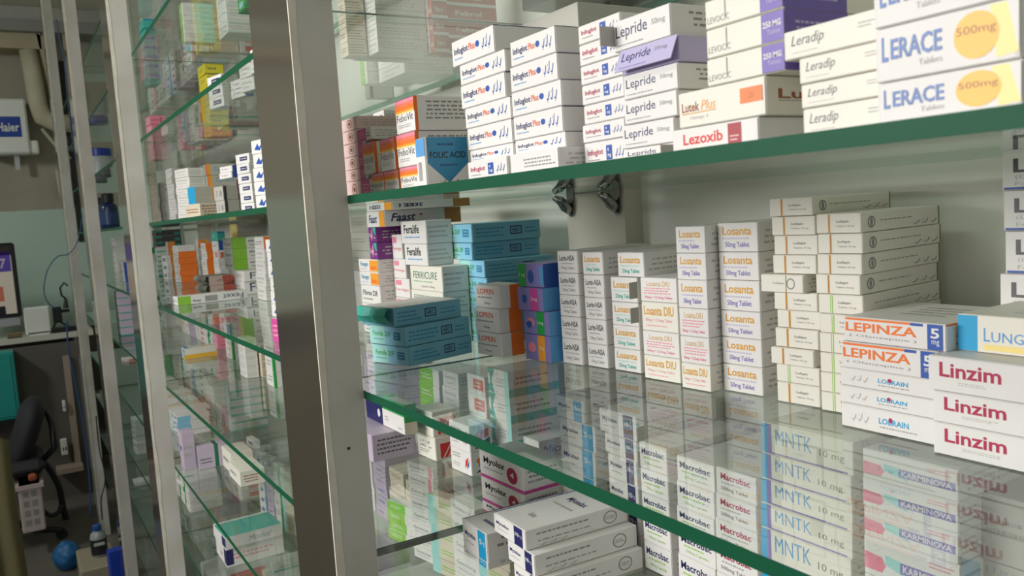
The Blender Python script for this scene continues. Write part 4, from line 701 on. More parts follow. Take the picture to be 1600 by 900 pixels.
('greyplain',-0.329,0.27,1.3043,0,0.0394,0.1,0.0496,'at the lower right under the shelf','top',0,1),
('greyplain',-0.329,0.27,1.2446,0,0.0394,0.1,0.0592,'at the lower right under the shelf','middle',0,1),
('greyplain',-0.329,0.27,1.185,0,0.0394,0.1,0.0592,'','',0,0),
('greenwhite',-1.4252,0.33,1.2657,0,0.0819,0.06,0.0306,'lower rear row beside post','top',0,1),
('greenwhite',-1.4289,0.33,1.2325,0,0.0834,0.06,0.0328,'lower rear row beside post','second from top',0,1),
('greenwhite',-1.4297,0.33,1.2025,0,0.0837,0.06,0.0296,'','',0,0),
('greenwhite',-1.4297,0.33,1.185,0,0.0837,0.06,0.0171,'','',0,0),
('whiteprint',-1.3048,0.32,1.2776,0,0.058,0.07,0.0277,'rear row right of the green boxes','top',0,1),
('whiteprint',-1.3105,0.32,1.2463,0,0.0618,0.07,0.0308,'rear row right of the green boxes','second from top',0,1),
('whiteprint',-1.311,0.32,1.2156,0,0.0619,0.07,0.0303,'','',0,0),
('whiteprint',-1.3167,0.32,1.185,0,0.0649,0.07,0.0302,'','',0,0),
('redlabel',-1.194,0.31,1.2856,0,0.0583,0.08,0.0316,'rear row left of the teal swirl boxes','top',0,1),
('redlabel',-1.1942,0.31,1.2511,0,0.0592,0.08,0.0341,'rear row left of the teal swirl boxes','second from top',0,1),
('redlabel',-1.1944,0.31,1.2111,0,0.087,0.08,0.0396,'','',0,0),
('redlabel',-1.1944,0.31,1.185,0,0.087,0.08,0.0257,'','',0,0),
('tealswirl',-1.105,0.3,1.3014,0,0.0612,0.09,0.038,'rear row of the lower shelf','top',0,1),
('tealswirl',-1.1064,0.3,1.2614,0,0.0634,0.09,0.0396,'rear row of the lower shelf','second from top',0,1),
('tealswirl',-1.1064,0.3,1.2232,0,0.0634,0.09,0.0378,'rear row of the lower shelf','second from bottom',0,1),
('tealswirl',-1.1064,0.3,1.185,0,0.0634,0.09,0.0378,'','',0,0),
('micron',-1.042,0.318,1.2106,0,0.0432,0.06,0.0296,'behind the magenta based stack','top',0,1),
('micron',-1.042,0.318,1.185,0,0.0432,0.06,0.0252,'','',0,0),
('greenwhite',-1.4423,0.2513,1.0299,11.8,0.081,0.0257,0.0179,'lowest visible row beside the white post','top',0,1),
('greenwhite',-1.4447,0.251,1.0116,11.4,0.081,0.0257,0.0179,'lowest visible row beside the white post','second from top',0,1),
('greenwhite',-1.4421,0.2516,0.9933,12.1,0.081,0.0257,0.0179,'lowest visible row beside the white post','second from bottom',0,1),
('greenwhite',-1.4437,0.25,0.975,10.7,0.081,0.0257,0.0179,'lowest visible row beside the white post','bottom',0,1),
('pinkstripe',-1.3317,0.2504,1.1285,12.6,0.0729,0.0278,0.0215,'in tall pink striped stack','top',0,1),
('pinkstripe',-1.3313,0.2508,1.1065,10.5,0.0729,0.0278,0.0215,'in tall pink striped stack','second from top',0,1),
('pinkstripe',-1.3336,0.2515,1.0846,11.7,0.0729,0.0278,0.0215,'in tall pink striped stack','third from top',0,1),
('pinkstripe',-1.3312,0.2509,1.0627,12.8,0.0729,0.0278,0.0215,'in tall pink striped stack','fourth from top',0,1),
('pinkstripe',-1.3301,0.252,1.0408,11.4,0.0715,0.0278,0.0215,'in tall pink striped stack','fourth from bottom',0,1),
('pinkstripe',-1.3319,0.2502,1.0188,11.9,0.0729,0.0278,0.0215,'in tall pink striped stack','third from bottom',0,1),
('pinkstripe',-1.3301,0.252,0.9969,12.5,0.0729,0.0278,0.0215,'','',0,0),
('pinkstripe',-1.3308,0.2513,0.975,10.3,0.0729,0.0278,0.0215,'in tall pink striped stack','bottom',0,1),
('palegreen',-1.255,0.2506,1.084,12.8,0.076,0.0222,0.0269,'beside tall pink striped stack','top',0,1),
('palegreen',-1.2562,0.2505,1.0568,11.8,0.076,0.0222,0.0269,'beside tall pink striped stack','second from top',0,1),
('palegreen',-1.2539,0.2518,1.0295,11.5,0.076,0.0222,0.0269,'beside tall pink striped stack','third from top',0,1),
('palegreen',-1.2548,0.2509,1.0023,13.5,0.076,0.0222,0.0269,'beside tall pink striped stack','second from bottom',0,1),
('palegreen',-1.2542,0.2515,0.975,10,0.076,0.0222,0.0269,'beside tall pink striped stack','bottom',0,1),
('whiteprint',-1.1698,0.2519,1.0957,1.3,0.0762,0.0302,0.0298,'below the magenta based stack','top',0,1),
('whiteprint',-1.1668,0.2512,1.0655,4.9,0.0762,0.0302,0.0298,'','',0,0),
('whiteprint',-1.1677,0.2502,1.0353,3.1,0.0762,0.0302,0.0298,'below the magenta based stack','third from top',0,1),
('whiteprint',-1.1685,0.2506,1.0052,4.5,0.0762,0.0302,0.0298,'below the magenta based stack','second from bottom',0,1),
('whiteprint',-1.1679,0.2501,0.975,1.8,0.0762,0.0302,0.0298,'','',0,0),
('palegreen',-1.082,0.2511,1.0577,4.6,0.081,0.0182,0.0272,'','',0,0),
('palegreen',-1.0834,0.2502,1.0301,4.1,0.081,0.0182,0.0272,'below the long navy banded boxes','second from top',0,1),
('palegreen',-1.0827,0.2505,1.0026,2.8,0.081,0.0182,0.0272,'','',0,0),
('palegreen',-1.0822,0.251,0.975,5,0.081,0.0182,0.0272,'','',0,0),
('beigeplain',-1.1861,0.1356,1.915,0,0.028,0.0299,0.0196,'','',0,0),
('beigeplain',-1.1861,0.1356,1.895,0,0.028,0.0299,0.0196,'','',0,0),
('beigeplain',-1.1861,0.1356,1.875,0,0.028,0.0299,0.0196,'top shelf beside the white post','third from top',0,1),
('beigeplain',-1.1861,0.1356,1.855,0,0.028,0.0299,0.0196,'top shelf beside the white post','third from bottom',0,1),
('beigeplain',-1.1861,0.1356,1.835,0,0.028,0.0299,0.0196,'top shelf beside the white post','second from bottom',0,1),
('beigeplain',-1.1861,0.1356,1.815,0,0.028,0.0299,0.0196,'top shelf beside the white post','bottom',0,1),
('magentaside',-1.1969,0.1571,1.915,0,0.02,0.09,0.0196,'','',0,0),
('magentaside',-1.1969,0.1571,1.895,0,0.02,0.09,0.0196,'','',0,0),
('magentaside',-1.1969,0.1571,1.875,0,0.02,0.09,0.0196,'','',0,0),
('magentaside',-1.1969,0.1571,1.855,0,0.02,0.09,0.0196,'','',0,0),
('magentaside',-1.1969,0.1571,1.835,0,0.02,0.09,0.0196,'','',0,0),
('magentaside',-1.1969,0.1571,1.815,0,0.02,0.09,0.0196,'top shelf, right of the beige boxes','bottom',0,1),
('greenwhite',-1.4162,0.256,1.881,0,0.028,0.09,0.0216,'','',0,0),
('greenwhite',-1.4162,0.256,1.859,0,0.028,0.09,0.0216,'','',0,0),
('greenwhite',-1.4162,0.256,1.837,0,0.028,0.09,0.0216,'top shelf, deep beside the post','second from bottom',0,1),
('greenwhite',-1.4162,0.256,1.815,0,0.028,0.09,0.0216,'top shelf, deep beside the post','bottom',0,1),
('darkedge',-1.5745,0.3252,1.837,0,0.028,0.05,0.0216,'','',0,0),
('darkedge',-1.5745,0.3252,1.815,0,0.028,0.05,0.0216,'top shelf, rear dark edged pair','bottom',0,1),
('whiteprint',-1.1594,0.1675,1.915,0,0.0366,0.0785,0.0196,'','',0,0),
('whiteprint',-1.1594,0.1675,1.895,0,0.0366,0.0785,0.0196,'','',0,0),
('whiteprint',-1.1594,0.1675,1.875,0,0.0366,0.0785,0.0196,'top shelf, right of the magenta boxes','third from top',0,1),
('whiteprint',-1.1594,0.1675,1.855,0,0.0366,0.0785,0.0196,'top shelf, right of the magenta boxes','third from bottom',0,1),
('whiteprint',-1.1594,0.1675,1.835,0,0.0366,0.0785,0.0196,'top shelf, right of the magenta boxes','second from bottom',0,1),
('whiteprint',-1.1594,0.1675,1.815,0,0.0366,0.0785,0.0196,'top shelf, right of the magenta boxes','bottom',0,1),
('whiteprint',-1.3836,0.2765,1.903,0,0.108,0.09,0.0216,'','',0,0),
('whiteprint',-1.3836,0.2765,1.881,0,0.108,0.09,0.0216,'','',0,0),
('whiteprint',-1.3836,0.2765,1.859,0,0.108,0.09,0.0216,'','',0,0),
('whiteprint',-1.3836,0.2765,1.837,0,0.108,0.09,0.0216,'top shelf, middle of the row','second from bottom',0,1),
('whiteprint',-1.3836,0.2765,1.815,0,0.108,0.09,0.0216,'top shelf, middle of the row','bottom',0,1),
('redprint',-1.1329,0.248,1.911,0,0.028,0.0256,0.0236,'','',0,0),
('redprint',-1.1329,0.248,1.887,0,0.028,0.0256,0.0236,'','',0,0),
('redprint',-1.1329,0.248,1.863,0,0.028,0.0256,0.0236,'top shelf, left red printed stack','third from top',0,1),
('redprint',-1.1329,0.248,1.839,0,0.028,0.0256,0.0236,'top shelf, left red printed stack','second from bottom',0,1),
('redprint',-1.1329,0.248,1.815,0,0.028,0.0256,0.0236,'top shelf, left red printed stack','bottom',0,1),
('redprint',-1.1461,0.2756,1.911,0,0.028,0.09,0.0236,'','',0,0),
('redprint',-1.1461,0.2756,1.887,0,0.028,0.09,0.0236,'top shelf, right red printed stack','second from top',0,1),
('redprint',-1.1461,0.2756,1.863,0,0.028,0.09,0.0236,'top shelf, right red printed stack','third from top',0,1),
('redprint',-1.1461,0.2756,1.839,0,0.028,0.09,0.0236,'top shelf, right red printed stack','second from bottom',0,1),
('redprint',-1.1461,0.2756,1.815,0,0.028,0.09,0.0236,'','',0,0),
('darkbox',-0.8589,0.245,1.845,0,0.108,0.12,0.0296,'','',0,0),
('darkbox',-0.8589,0.245,1.815,0,0.108,0.12,0.0296,'top shelf above the long white boxes','bottom',0,1),
('greenwhite',-2.1431,0.0978,2.085,0,0.0387,0.07,0.0296,'second bay second shelf, left','top',0,1),
('greenwhite',-2.1431,0.0978,2.055,0,0.0387,0.07,0.0296,'second bay second shelf, left','middle',0,1),
('greenwhite',-2.1431,0.0978,2.025,0,0.0387,0.07,0.0296,'second bay second shelf, left','bottom',0,1),
('whiteblue',-2.2429,0.1187,2.113,0,0.028,0.0287,0.0216,'','',0,0),
('whiteblue',-2.2429,0.1187,2.091,0,0.028,0.0287,0.0216,'','',0,0),
('whiteblue',-2.2429,0.1187,2.069,0,0.028,0.0287,0.0216,'','',0,0),
('whiteblue',-2.2429,0.1187,2.047,0,0.028,0.0287,0.0216,'','',0,0),
('whiteblue',-2.2429,0.1187,2.025,0,0.028,0.0287,0.0216,'','',0,0),
('whitenavy',-2.2442,0.1494,2.113,0,0.028,0.0262,0.0216,'','',0,0),
('whitenavy',-2.2442,0.1494,2.091,0,0.028,0.0262,0.0216,'','',0,0),
('whitenavy',-2.2442,0.1494,2.069,0,0.028,0.0262,0.0216,'','',0,0),
('whitenavy',-2.2442,0.1494,2.047,0,0.028,0.0262,0.0216,'','',0,0),
('whitenavy',-2.2442,0.1494,2.025,0,0.028,0.0262,0.0216,'','',0,0),
('beigeplain',-2.2379,0.1776,2.113,0,0.028,0.08,0.0216,'','',0,0),
('beigeplain',-2.2379,0.1776,2.091,0,0.028,0.0695,0.0216,'','',0,0),
('beigeplain',-2.2379,0.1776,2.069,0,0.028,0.0695,0.0216,'','',0,0),
('beigeplain',-2.2379,0.1776,2.047,0,0.028,0.0695,0.0216,'','',0,0),
('beigeplain',-2.2379,0.1776,2.025,0,0.028,0.0695,0.0216,'second bay second shelf, fourth','bottom',0,1),
('whiteprint',-2.0768,0.1707,2.115,0,0.0892,0.08,0.0296,'','',0,0),
('whiteprint',-2.0768,0.1707,2.085,0,0.0892,0.08,0.0296,'second bay second shelf, fifth','second from top',0,1),
('whiteprint',-2.0768,0.1707,2.055,0,0.0892,0.08,0.0296,'second bay second shelf, fifth','second from bottom',0,1),
('whiteprint',-2.0768,0.1707,2.025,0,0.0892,0.08,0.0296,'second bay second shelf, fifth','bottom',0,1),
('redlabel',-2.2387,0.2491,2.091,0,0.028,0.05,0.0216,'','',0,0),
('redlabel',-2.2387,0.2491,2.069,0,0.028,0.05,0.0216,'','',0,0),
('redlabel',-2.2387,0.2491,2.047,0,0.028,0.05,0.0216,'','',0,0),
('redlabel',-2.2387,0.2491,2.025,0,0.028,0.05,0.0216,'','',0,0),
('greenbox',-1.8158,0.1537,2.085,0,0.0541,0.05,0.0296,'','',0,0),
('greenbox',-1.8158,0.1537,2.055,0,0.0541,0.05,0.0296,'','',0,0),
('greenbox',-1.8158,0.1537,2.025,0,0.0541,0.05,0.0296,'','',0,0),
('whiteprint',-2.5919,0.1016,1.7359,2.5,0.081,0.0276,0.0214,'','',0,0),
('whiteprint',-2.591,0.1007,1.7141,1,0.081,0.0276,0.0214,'','',0,0),
('whiteprint',-2.589,0.1013,1.6922,3.5,0.081,0.0276,0.0214,'','',0,0),
('whiteprint',-2.5887,0.1016,1.6704,2.3,0.081,0.0276,0.0214,'','',0,0),
('whiteprint',-2.5919,0.1016,1.6486,4.9,0.081,0.0276,0.0214,'','',0,0),
('whiteprint',-2.5886,0.1017,1.6268,4.7,0.081,0.0276,0.0214,'','',0,0),
('whiteprint',-2.5911,0.1008,1.605,1.7,0.081,0.0276,0.0214,'','',0,0),
('whiteprint',-2.2061,0.0611,1.7088,12,0.081,0.0394,0.0204,'second bay, right twin stack','top',0,1),
('whiteprint',-2.2089,0.0618,1.6881,12.7,0.081,0.0394,0.0204,'second bay, right twin stack','second from top',0,1),
('whiteprint',-2.2075,0.0603,1.6673,12.4,0.081,0.0394,0.0204,'','',0,0),
('whiteprint',-2.206,0.0611,1.6465,12.4,0.081,0.0394,0.0204,'','',0,0),
('whiteprint',-2.2065,0.0607,1.6258,13.7,0.081,0.0394,0.0204,'','',0,0),
('whiteprint',-2.2072,0.06,1.605,12.5,0.081,0.0394,0.0204,'','',0,0),
('palegreen',-3.7013,0.2006,1.7721,1.6,0.081,0.017,0.0275,'','',0,0),
('palegreen',-3.7017,0.201,1.7443,4.7,0.081,0.017,0.0275,'','',0,0),
('palegreen',-3.7003,0.2004,1.7164,4.8,0.081,0.017,0.0275,'','',0,0),
('palegreen',-3.701,0.2003,1.6886,3.2,0.081,0.017,0.0275,'','',0,0),
('palegreen',-3.6989,0.2019,1.6607,2.8,0.081,0.017,0.0275,'','',0,0),
('palegreen',-3.699,0.2017,1.6329,4,0.081,0.017,0.0275,'','',0,0),
('palegreen',-3.7023,0.2015,1.605,3.5,0.081,0.017,0.0275,'','',0,0),
('whiteprint',-3.7443,0.2404,1.7525,4.9,0.081,0.019,0.0291,'','',0,0),
('whiteprint',-3.745,0.2403,1.723,3.8,0.081,0.019,0.0291,'','',0,0),
('whiteprint',-3.7462,0.2416,1.6935,4.8,0.081,0.019,0.0291,'','',0,0),
('whiteprint',-3.7447,0.2401,1.664,2,0.081,0.019,0.0291,'','',0,0),
('whiteprint',-3.7438,0.2408,1.6345,3.5,0.081,0.019,0.0291,'','',0,0),
('whiteprint',-3.7463,0.2417,1.605,2.7,0.081,0.019,0.0291,'','',0,0),
('cyanedge',-2.0015,0.0504,1.629,10,0.0435,0.0392,0.046,'second bay, right of the tall white stack','',0,1),
('beigeplain',-1.9513,0.0315,1.605,11.9,0.081,0.0898,0.0299,'second bay, lying flat at the shelf front','',0,1),
('orangestripe',-2.4056,0.1601,1.7226,2.3,0.081,0.0717,0.029,'second bay, topped by blue lettered sides','top',0,1),
('orangestripe',-2.4072,0.1617,1.6932,3.1,0.081,0.0717,0.029,'second bay, topped by blue lettered sides','second from top',0,1),
('orangestripe',-2.4052,0.1603,1.6638,3.9,0.081,0.0717,0.029,'','',0,0),
('orangestripe',-2.4042,0.1613,1.6344,2.3,0.081,0.0717,0.029,'','',0,0),
('orangestripe',-2.4047,0.1608,1.605,1.6,0.081,0.0717,0.029,'','',0,0),
('blueside',-1.7093,0.0617,1.6868,10.8,0.0559,0.017,0.0114,'','',0,0),
('blueside',-1.7113,0.0604,1.675,11.3,0.0559,0.017,0.0114,'','',0,0),
('darkedge',-1.7281,0.0504,1.6332,13.4,0.0473,0.0285,0.0278,'second bay, below the small blue boxes','top',0,1),
('darkedge',-1.7258,0.0518,1.605,11.5,0.0473,0.0285,0.0278,'second bay, below the small blue boxes','bottom',0,1),
('whitenavy',-1.65,0.0802,1.6984,12.8,0.0548,0.017,0.0183,'','',0,0),
('whitenavy',-1.6499,0.0804,1.6797,10.2,0.0548,0.017,0.0183,'','',0,0),
('whitenavy',-1.6511,0.0809,1.661,12.2,0.0548,0.017,0.0183,'','',0,0),
('whitenavy',-1.6522,0.082,1.6423,11.6,0.0548,0.017,0.0183,'','',0,0),
('whitenavy',-1.6485,0.0817,1.6237,11,0.0548,0.017,0.0183,'','',0,0),
('whitenavy',-1.6485,0.0817,1.605,11.9,0.0548,0.017,0.0183,'','',0,0),
('whiteblue',-1.3349,0.031,1.6905,11.2,0.0483,0.017,0.021,'','',0,0),
('whiteblue',-1.3341,0.0317,1.6691,10,0.0483,0.017,0.021,'','',0,0),
('whiteblue',-1.3356,0.0302,1.6477,11,0.0483,0.017,0.021,'','',0,0),
('whiteblue',-1.3359,0.0301,1.6264,14,0.0483,0.017,0.021,'','',0,0),
('whiteblue',-1.3369,0.031,1.605,10.6,0.0483,0.017,0.021,'','',0,0),
('yellowbox',-2.3089,0.1604,1.9727,1,0.0797,0.0476,0.0259,'second bay, second shelf from top','top',0,1),
('yellowbox',-2.3085,0.1608,1.9464,4.1,0.0797,0.0476,0.0259,'','',0,0),
('yellowbox',-2.309,0.1603,1.9202,2.3,0.0797,0.0476,0.0259,'','',0,0),
('yellowbox',-2.3098,0.1605,1.8939,1.7,0.0797,0.0476,0.0259,'','',0,0),
('yellowbox',-2.3103,0.161,1.8676,3,0.0797,0.0476,0.0259,'','',0,0),
('yellowbox',-2.3105,0.1612,1.8413,1.1,0.0797,0.0476,0.0259,'second bay, second shelf from top','second from bottom',0,1),
('yellowbox',-2.3077,0.1616,1.815,1.6,0.0797,0.0476,0.0259,'second bay, second shelf from top','bottom',0,1),
('whitenavy',-1.7399,0.0605,1.8564,12.5,0.0624,0.0343,0.0203,'second bay, in front of the yellow boxes','top',0,1),
('whitenavy',-1.7406,0.0611,1.8357,12.5,0.0624,0.0343,0.0203,'second bay, in front of the yellow boxes','middle',0,1),
('whitenavy',-1.7398,0.0603,1.815,13.6,0.0624,0.0343,0.0203,'second bay, in front of the yellow boxes','bottom',0,1),
('blueside',-1.5966,0.0712,1.831,11.2,0.0522,0.017,0.0156,'','',0,0),
('blueside',-1.5987,0.0708,1.815,13.6,0.0522,0.017,0.0156,'','',0,0),
('whiteprint',-1.5221,0.0701,1.8385,11,0.0477,0.017,0.0231,'','',0,0),
('whiteprint',-1.5218,0.0704,1.815,13.9,0.0477,0.017,0.0231,'second bay third shelf, right','bottom',0,1),
('whiteblue',-1.3299,0.0414,1.8331,11.7,0.0395,0.017,0.0177,'','',0,0),
('whiteblue',-1.3313,0.0401,1.815,13.9,0.0395,0.017,0.0177,'','',0,0),
('whiteprint',-2.4681,0.1416,1.895,3.9,0.081,0.03,0.0263,'','',0,0),
('whiteprint',-2.4655,0.141,1.8683,1.2,0.081,0.03,0.0263,'second bay third shelf, centre','second from top',0,1),
('whiteprint',-2.4683,0.1419,1.8417,3.6,0.081,0.03,0.0263,'second bay third shelf, centre','second from bottom',0,1),
('whiteprint',-2.465,0.1415,1.815,1.4,0.081,0.03,0.0263,'second bay third shelf, centre','bottom',0,1),
('orangestripe',-2.6418,0.201,1.9356,2.7,0.081,0.0256,0.0298,'','',0,0),
('orangestripe',-2.6443,0.2014,1.9055,4.8,0.081,0.0256,0.0298,'','',0,0),
('orangestripe',-2.6432,0.2003,1.8753,1.5,0.081,0.0256,0.0298,'','',0,0),
('orangestripe',-2.6429,0.2,1.8452,2,0.081,0.0256,0.0298,'','',0,0),
('orangestripe',-2.6413,0.2016,1.815,2.7,0.081,0.0256,0.0298,'','',0,0),
('pinkbox',-3.0011,0.1212,1.9284,2.2,0.081,0.0435,0.028,'','',0,0),
('pinkbox',-3.0034,0.1211,1.9001,4.2,0.081,0.0435,0.028,'','',0,0),
('pinkbox',-3.0009,0.1214,1.8717,2,0.081,0.0435,0.028,'','',0,0),
('pinkbox',-3.0038,0.1215,1.8434,3.7,0.081,0.0435,0.028,'second bay third shelf by post','second from bottom',0,1),
('pinkbox',-3.002,0.1204,1.815,3.3,0.081,0.0435,0.028,'second bay third shelf by post','bottom',0,1),
('tealbox',-4.1605,0.3005,2.1921,1.5,0.081,0.017,0.0275,'','',0,0),
('tealbox',-4.1599,0.301,2.1643,4.3,0.081,0.017,0.0275,'','',0,0),
('tealbox',-4.1616,0.3006,2.1364,1.7,0.081,0.017,0.0275,'','',0,0),
('tealbox',-4.1622,0.3012,2.1086,2.7,0.081,0.017,0.0275,'','',0,0),
('tealbox',-4.1616,0.3007,2.0807,4.3,0.081,0.017,0.0275,'','',0,0),
('tealbox',-4.1606,0.3004,2.0529,1.1,0.081,0.017,0.0275,'','',0,0),
('tealbox',-4.1616,0.3007,2.025,3.2,0.081,0.017,0.0275,'','',0,0),
('whiteprint',-3.9799,0.3011,2.1764,1.7,0.081,0.017,0.0299,'','',0,0),
('whiteprint',-3.979,0.302,2.1461,3.5,0.081,0.017,0.0299,'','',0,0),
('whiteprint',-3.9804,0.3006,2.1158,1,0.081,0.017,0.0299,'','',0,0),
('whiteprint',-3.9805,0.3005,2.0856,4.7,0.081,0.017,0.0299,'','',0,0),
('whiteprint',-3.9822,0.3013,2.0553,2.8,0.081,0.017,0.0299,'','',0,0),
('whiteprint',-3.9803,0.3007,2.025,2.5,0.081,0.017,0.0299,'','',0,0),
('pinkbox',-3.8313,0.3004,2.1139,4.3,0.081,0.017,0.0292,'','',0,0),
('pinkbox',-3.8326,0.3017,2.0843,1.5,0.081,0.017,0.0292,'','',0,0),
('pinkbox',-3.8302,0.3006,2.0546,2.7,0.081,0.017,0.0292,'','',0,0),
('pinkbox',-3.8326,0.3018,2.025,2.8,0.081,0.017,0.0292,'','',0,0),
('palegreen',-3.642,0.3012,2.1374,3.6,0.081,0.017,0.0277,'','',0,0),
('palegreen',-3.6406,0.3002,2.1093,4.4,0.081,0.017,0.0277,'','',0,0),
('palegreen',-3.6391,0.3017,2.0812,4.4,0.081,0.017,0.0277,'','',0,0),
('palegreen',-3.6419,0.3011,2.0531,3.2,0.081,0.017,0.0277,'','',0,0),
('palegreen',-3.6399,0.3009,2.025,3.4,0.081,0.017,0.0277,'','',0,0),
('whiteprint',-3.4801,0.3019,2.1143,1.3,0.081,0.017,0.0294,'','',0,0),
('whiteprint',-3.4796,0.3015,2.0845,1.1,0.081,0.017,0.0294,'','',0,0),
('whiteprint',-3.4796,0.3014,2.0548,1.4,0.081,0.017,0.0294,'','',0,0),
('whiteprint',-3.4801,0.302,2.025,3.5,0.081,0.017,0.0294,'','',0,0),
('greenwhite',-3.2995,0.301,2.1029,1.3,0.081,0.017,0.0256,'','',0,0),
('greenwhite',-3.3008,0.3003,2.077,4.5,0.081,0.017,0.0256,'','',0,0),
('greenwhite',-3.3,0.3005,2.051,2.1,0.081,0.017,0.0256,'','',0,0),
('greenwhite',-3.2995,0.301,2.025,3.1,0.081,0.017,0.0256,'','',0,0),
('whiteprint',-3.1784,0.3013,2.0659,4.1,0.081,0.017,0.0201,'','',0,0),
('whiteprint',-3.1787,0.3016,2.0455,3.8,0.081,0.017,0.0201,'','',0,0),
('whiteprint',-3.1772,0.3001,2.025,4.8,0.081,0.017,0.0201,'','',0,0),
('tealbox',-2.7984,0.1006,2.189,1.7,0.081,0.0291,0.0269,'','',0,0),
('tealbox',-2.8003,0.1014,2.1617,3.9,0.081,0.0291,0.0269,'','',0,0),
('tealbox',-2.7989,0.1,2.1343,1.1,0.081,0.0291,0.0269,'','',0,0),
('tealbox',-2.7995,0.1006,2.107,2.9,0.081,0.0291,0.0269,'','',0,0),
('tealbox',-2.7972,0.1018,2.0797,3.2,0.081,0.0291,0.0269,'','',0,0),
('tealbox',-2.7977,0.1012,2.0523,3.1,0.081,0.0291,0.0269,'','',0,0),
('tealbox',-2.7995,0.1005,2.025,4.2,0.081,0.0291,0.0269,'second bay second shelf beside the post','bottom',0,1),
('darkbox',-4.3445,0.2917,1.5621,4.8,0.081,0.1075,0.0275,'','',0,0),
('darkbox',-4.3447,0.2919,1.5343,1.4,0.081,0.111,0.0275,'','',0,0),
('darkbox',-4.3433,0.2905,1.5064,4,0.081,0.111,0.0275,'','',0,0),
('darkbox',-4.3428,0.29,1.4786,1.1,0.081,0.111,0.0275,'','',0,0),
('darkbox',-4.3439,0.2911,1.4507,2.1,0.081,0.111,0.0275,'','',0,0),
('darkbox',-4.344,0.2912,1.4229,3.2,0.081,0.111,0.0275,'','',0,0),
('darkbox',-4.3435,0.2906,1.395,4.2,0.081,0.111,0.0275,'','',0,0),
('whitenavy',-3.5083,0.2006,1.4564,2.4,0.081,0.0177,0.0303,'','',0,0),
('whitenavy',-3.5088,0.2011,1.4257,3.9,0.081,0.0177,0.0303,'','',0,0),
('whitenavy',-3.5061,0.2016,1.395,1.8,0.081,0.0177,0.0303,'','',0,0),
('orangebox',-3.6423,0.2409,1.5097,3.7,0.081,0.0186,0.0283,'','',0,0),
('orangebox',-3.645,0.2418,1.481,2.6,0.081,0.0186,0.0283,'','',0,0),
('orangebox',-3.6452,0.242,1.4524,4.7,0.081,0.0186,0.0283,'','',0,0),
('orangebox',-3.6447,0.2415,1.4237,4.6,0.081,0.0186,0.0283,'','',0,0),
('orangebox',-3.644,0.2408,1.395,4.7,0.081,0.0186,0.0283,'','',0,0),
('whiteprint',-3.2292,0.2003,1.5055,1.2,0.081,0.0617,0.0217,'','',0,0),
('orangeside',-3.2285,0.2009,1.4834,3.3,0.081,0.0617,0.0217,'','',0,0),
('orangeside',-3.2293,0.2001,1.4613,2.7,0.081,0.0617,0.0217,'','',0,0),
('orangeside',-3.2299,0.2004,1.4392,4.8,0.081,0.0617,0.0217,'','',0,0),
('orangeside',-3.2282,0.2013,1.4171,1.6,0.081,0.0617,0.0217,'','',0,0),
('orangeside',-3.2292,0.2002,1.395,4.6,0.081,0.0617,0.0217,'','',0,0),
('orangebox',-3.3246,0.3,1.5118,2.2,0.081,0.0288,0.0288,'','',0,0),
('whiteprint',-3.3243,0.3003,1.4826,3.9,0.081,0.0288,0.0288,'','',0,0),
('whiteprint',-3.3258,0.3012,1.4534,4.3,0.081,0.0288,0.0288,'','',0,0),
('whiteprint',-3.3235,0.3011,1.4242,3.6,0.081,0.0288,0.0288,'','',0,0),
('whiteprint',-3.3259,0.3013,1.395,4.9,0.081,0.0288,0.0288,'','',0,0),
('orangeside',-2.9787,0.2518,1.5055,1.4,0.0715,0.0216,0.0272,'','',0,0),
('orangeside',-2.9785,0.252,1.4779,3.1,0.0715,0.0216,0.0272,'','',0,0),
('orangeside',-2.9804,0.2501,1.4503,2.5,0.0715,0.0216,0.0272,'','',0,0),
('orangeside',-2.9817,0.2513,1.4226,2.1,0.0715,0.0216,0.0272,'','',0,0),
('orangeside',-2.9801,0.2503,1.395,3.2,0.0715,0.0216,0.0272,'','',0,0),
('tealbox',-2.7353,0.2407,1.5407,4.8,0.0617,0.0237,0.0287,'','',0,0),
('blueside',-2.7364,0.2403,1.5115,4.9,0.0617,0.0237,0.0287,'','',0,0),
('redlabel',-2.7347,0.2413,1.4824,1.3,0.0617,0.0237,0.0287,'','',0,0),
('whiteprint',-2.7364,0.2403,1.4533,1.3,0.0617,0.0237,0.0287,'','',0,0),
('whiteprint',-2.7369,0.2408,1.4241,4.4,0.0617,0.0237,0.0287,'','',0,0),
('whiteprint',-2.7376,0.2415,1.395,3.3,0.0617,0.0237,0.0287,'','',0,0),
('yellowedge',-2.7881,0.3119,1.5621,3.6,0.081,0.091,0.0275,'second bay middle, rear right','top',0,1),
('yellowedge',-2.789,0.311,1.5343,3.8,0.081,0.091,0.0275,'second bay middle, rear right','second from top',0,1),
('yellowedge',-2.7901,0.3101,1.5064,4.6,0.081,0.091,0.0275,'','',0,0),
('yellowedge',-2.7892,0.3107,1.4786,1.9,0.081,0.091,0.0275,'','',0,0),
('yellowedge',-2.7888,0.3112,1.4507,2.3,0.081,0.091,0.0275,'','',0,0),
('yellowedge',-2.7893,0.3107,1.4229,4.9,0.081,0.0884,0.0275,'','',0,0),
('yellowedge',-2.7902,0.3102,1.395,1.3,0.081,0.091,0.0275,'','',0,0),
('greenband',-2.5083,0.225,1.5195,0,0.1209,0.11,0.0299,'in second bay green banded stack','top',0,1),
('greenband',-2.5083,0.225,1.4889,0,0.1209,0.11,0.0301,'in second bay green banded stack','second from top',0,1),
('greenband',-2.508,0.225,1.4595,0,0.121,0.11,0.029,'in second bay green banded stack','third from top',0,1),
('fexbox',-2.4176,0.225,1.4313,0,0.1281,0.11,0.0278,'in second bay green banded stack','second from bottom',0,1),
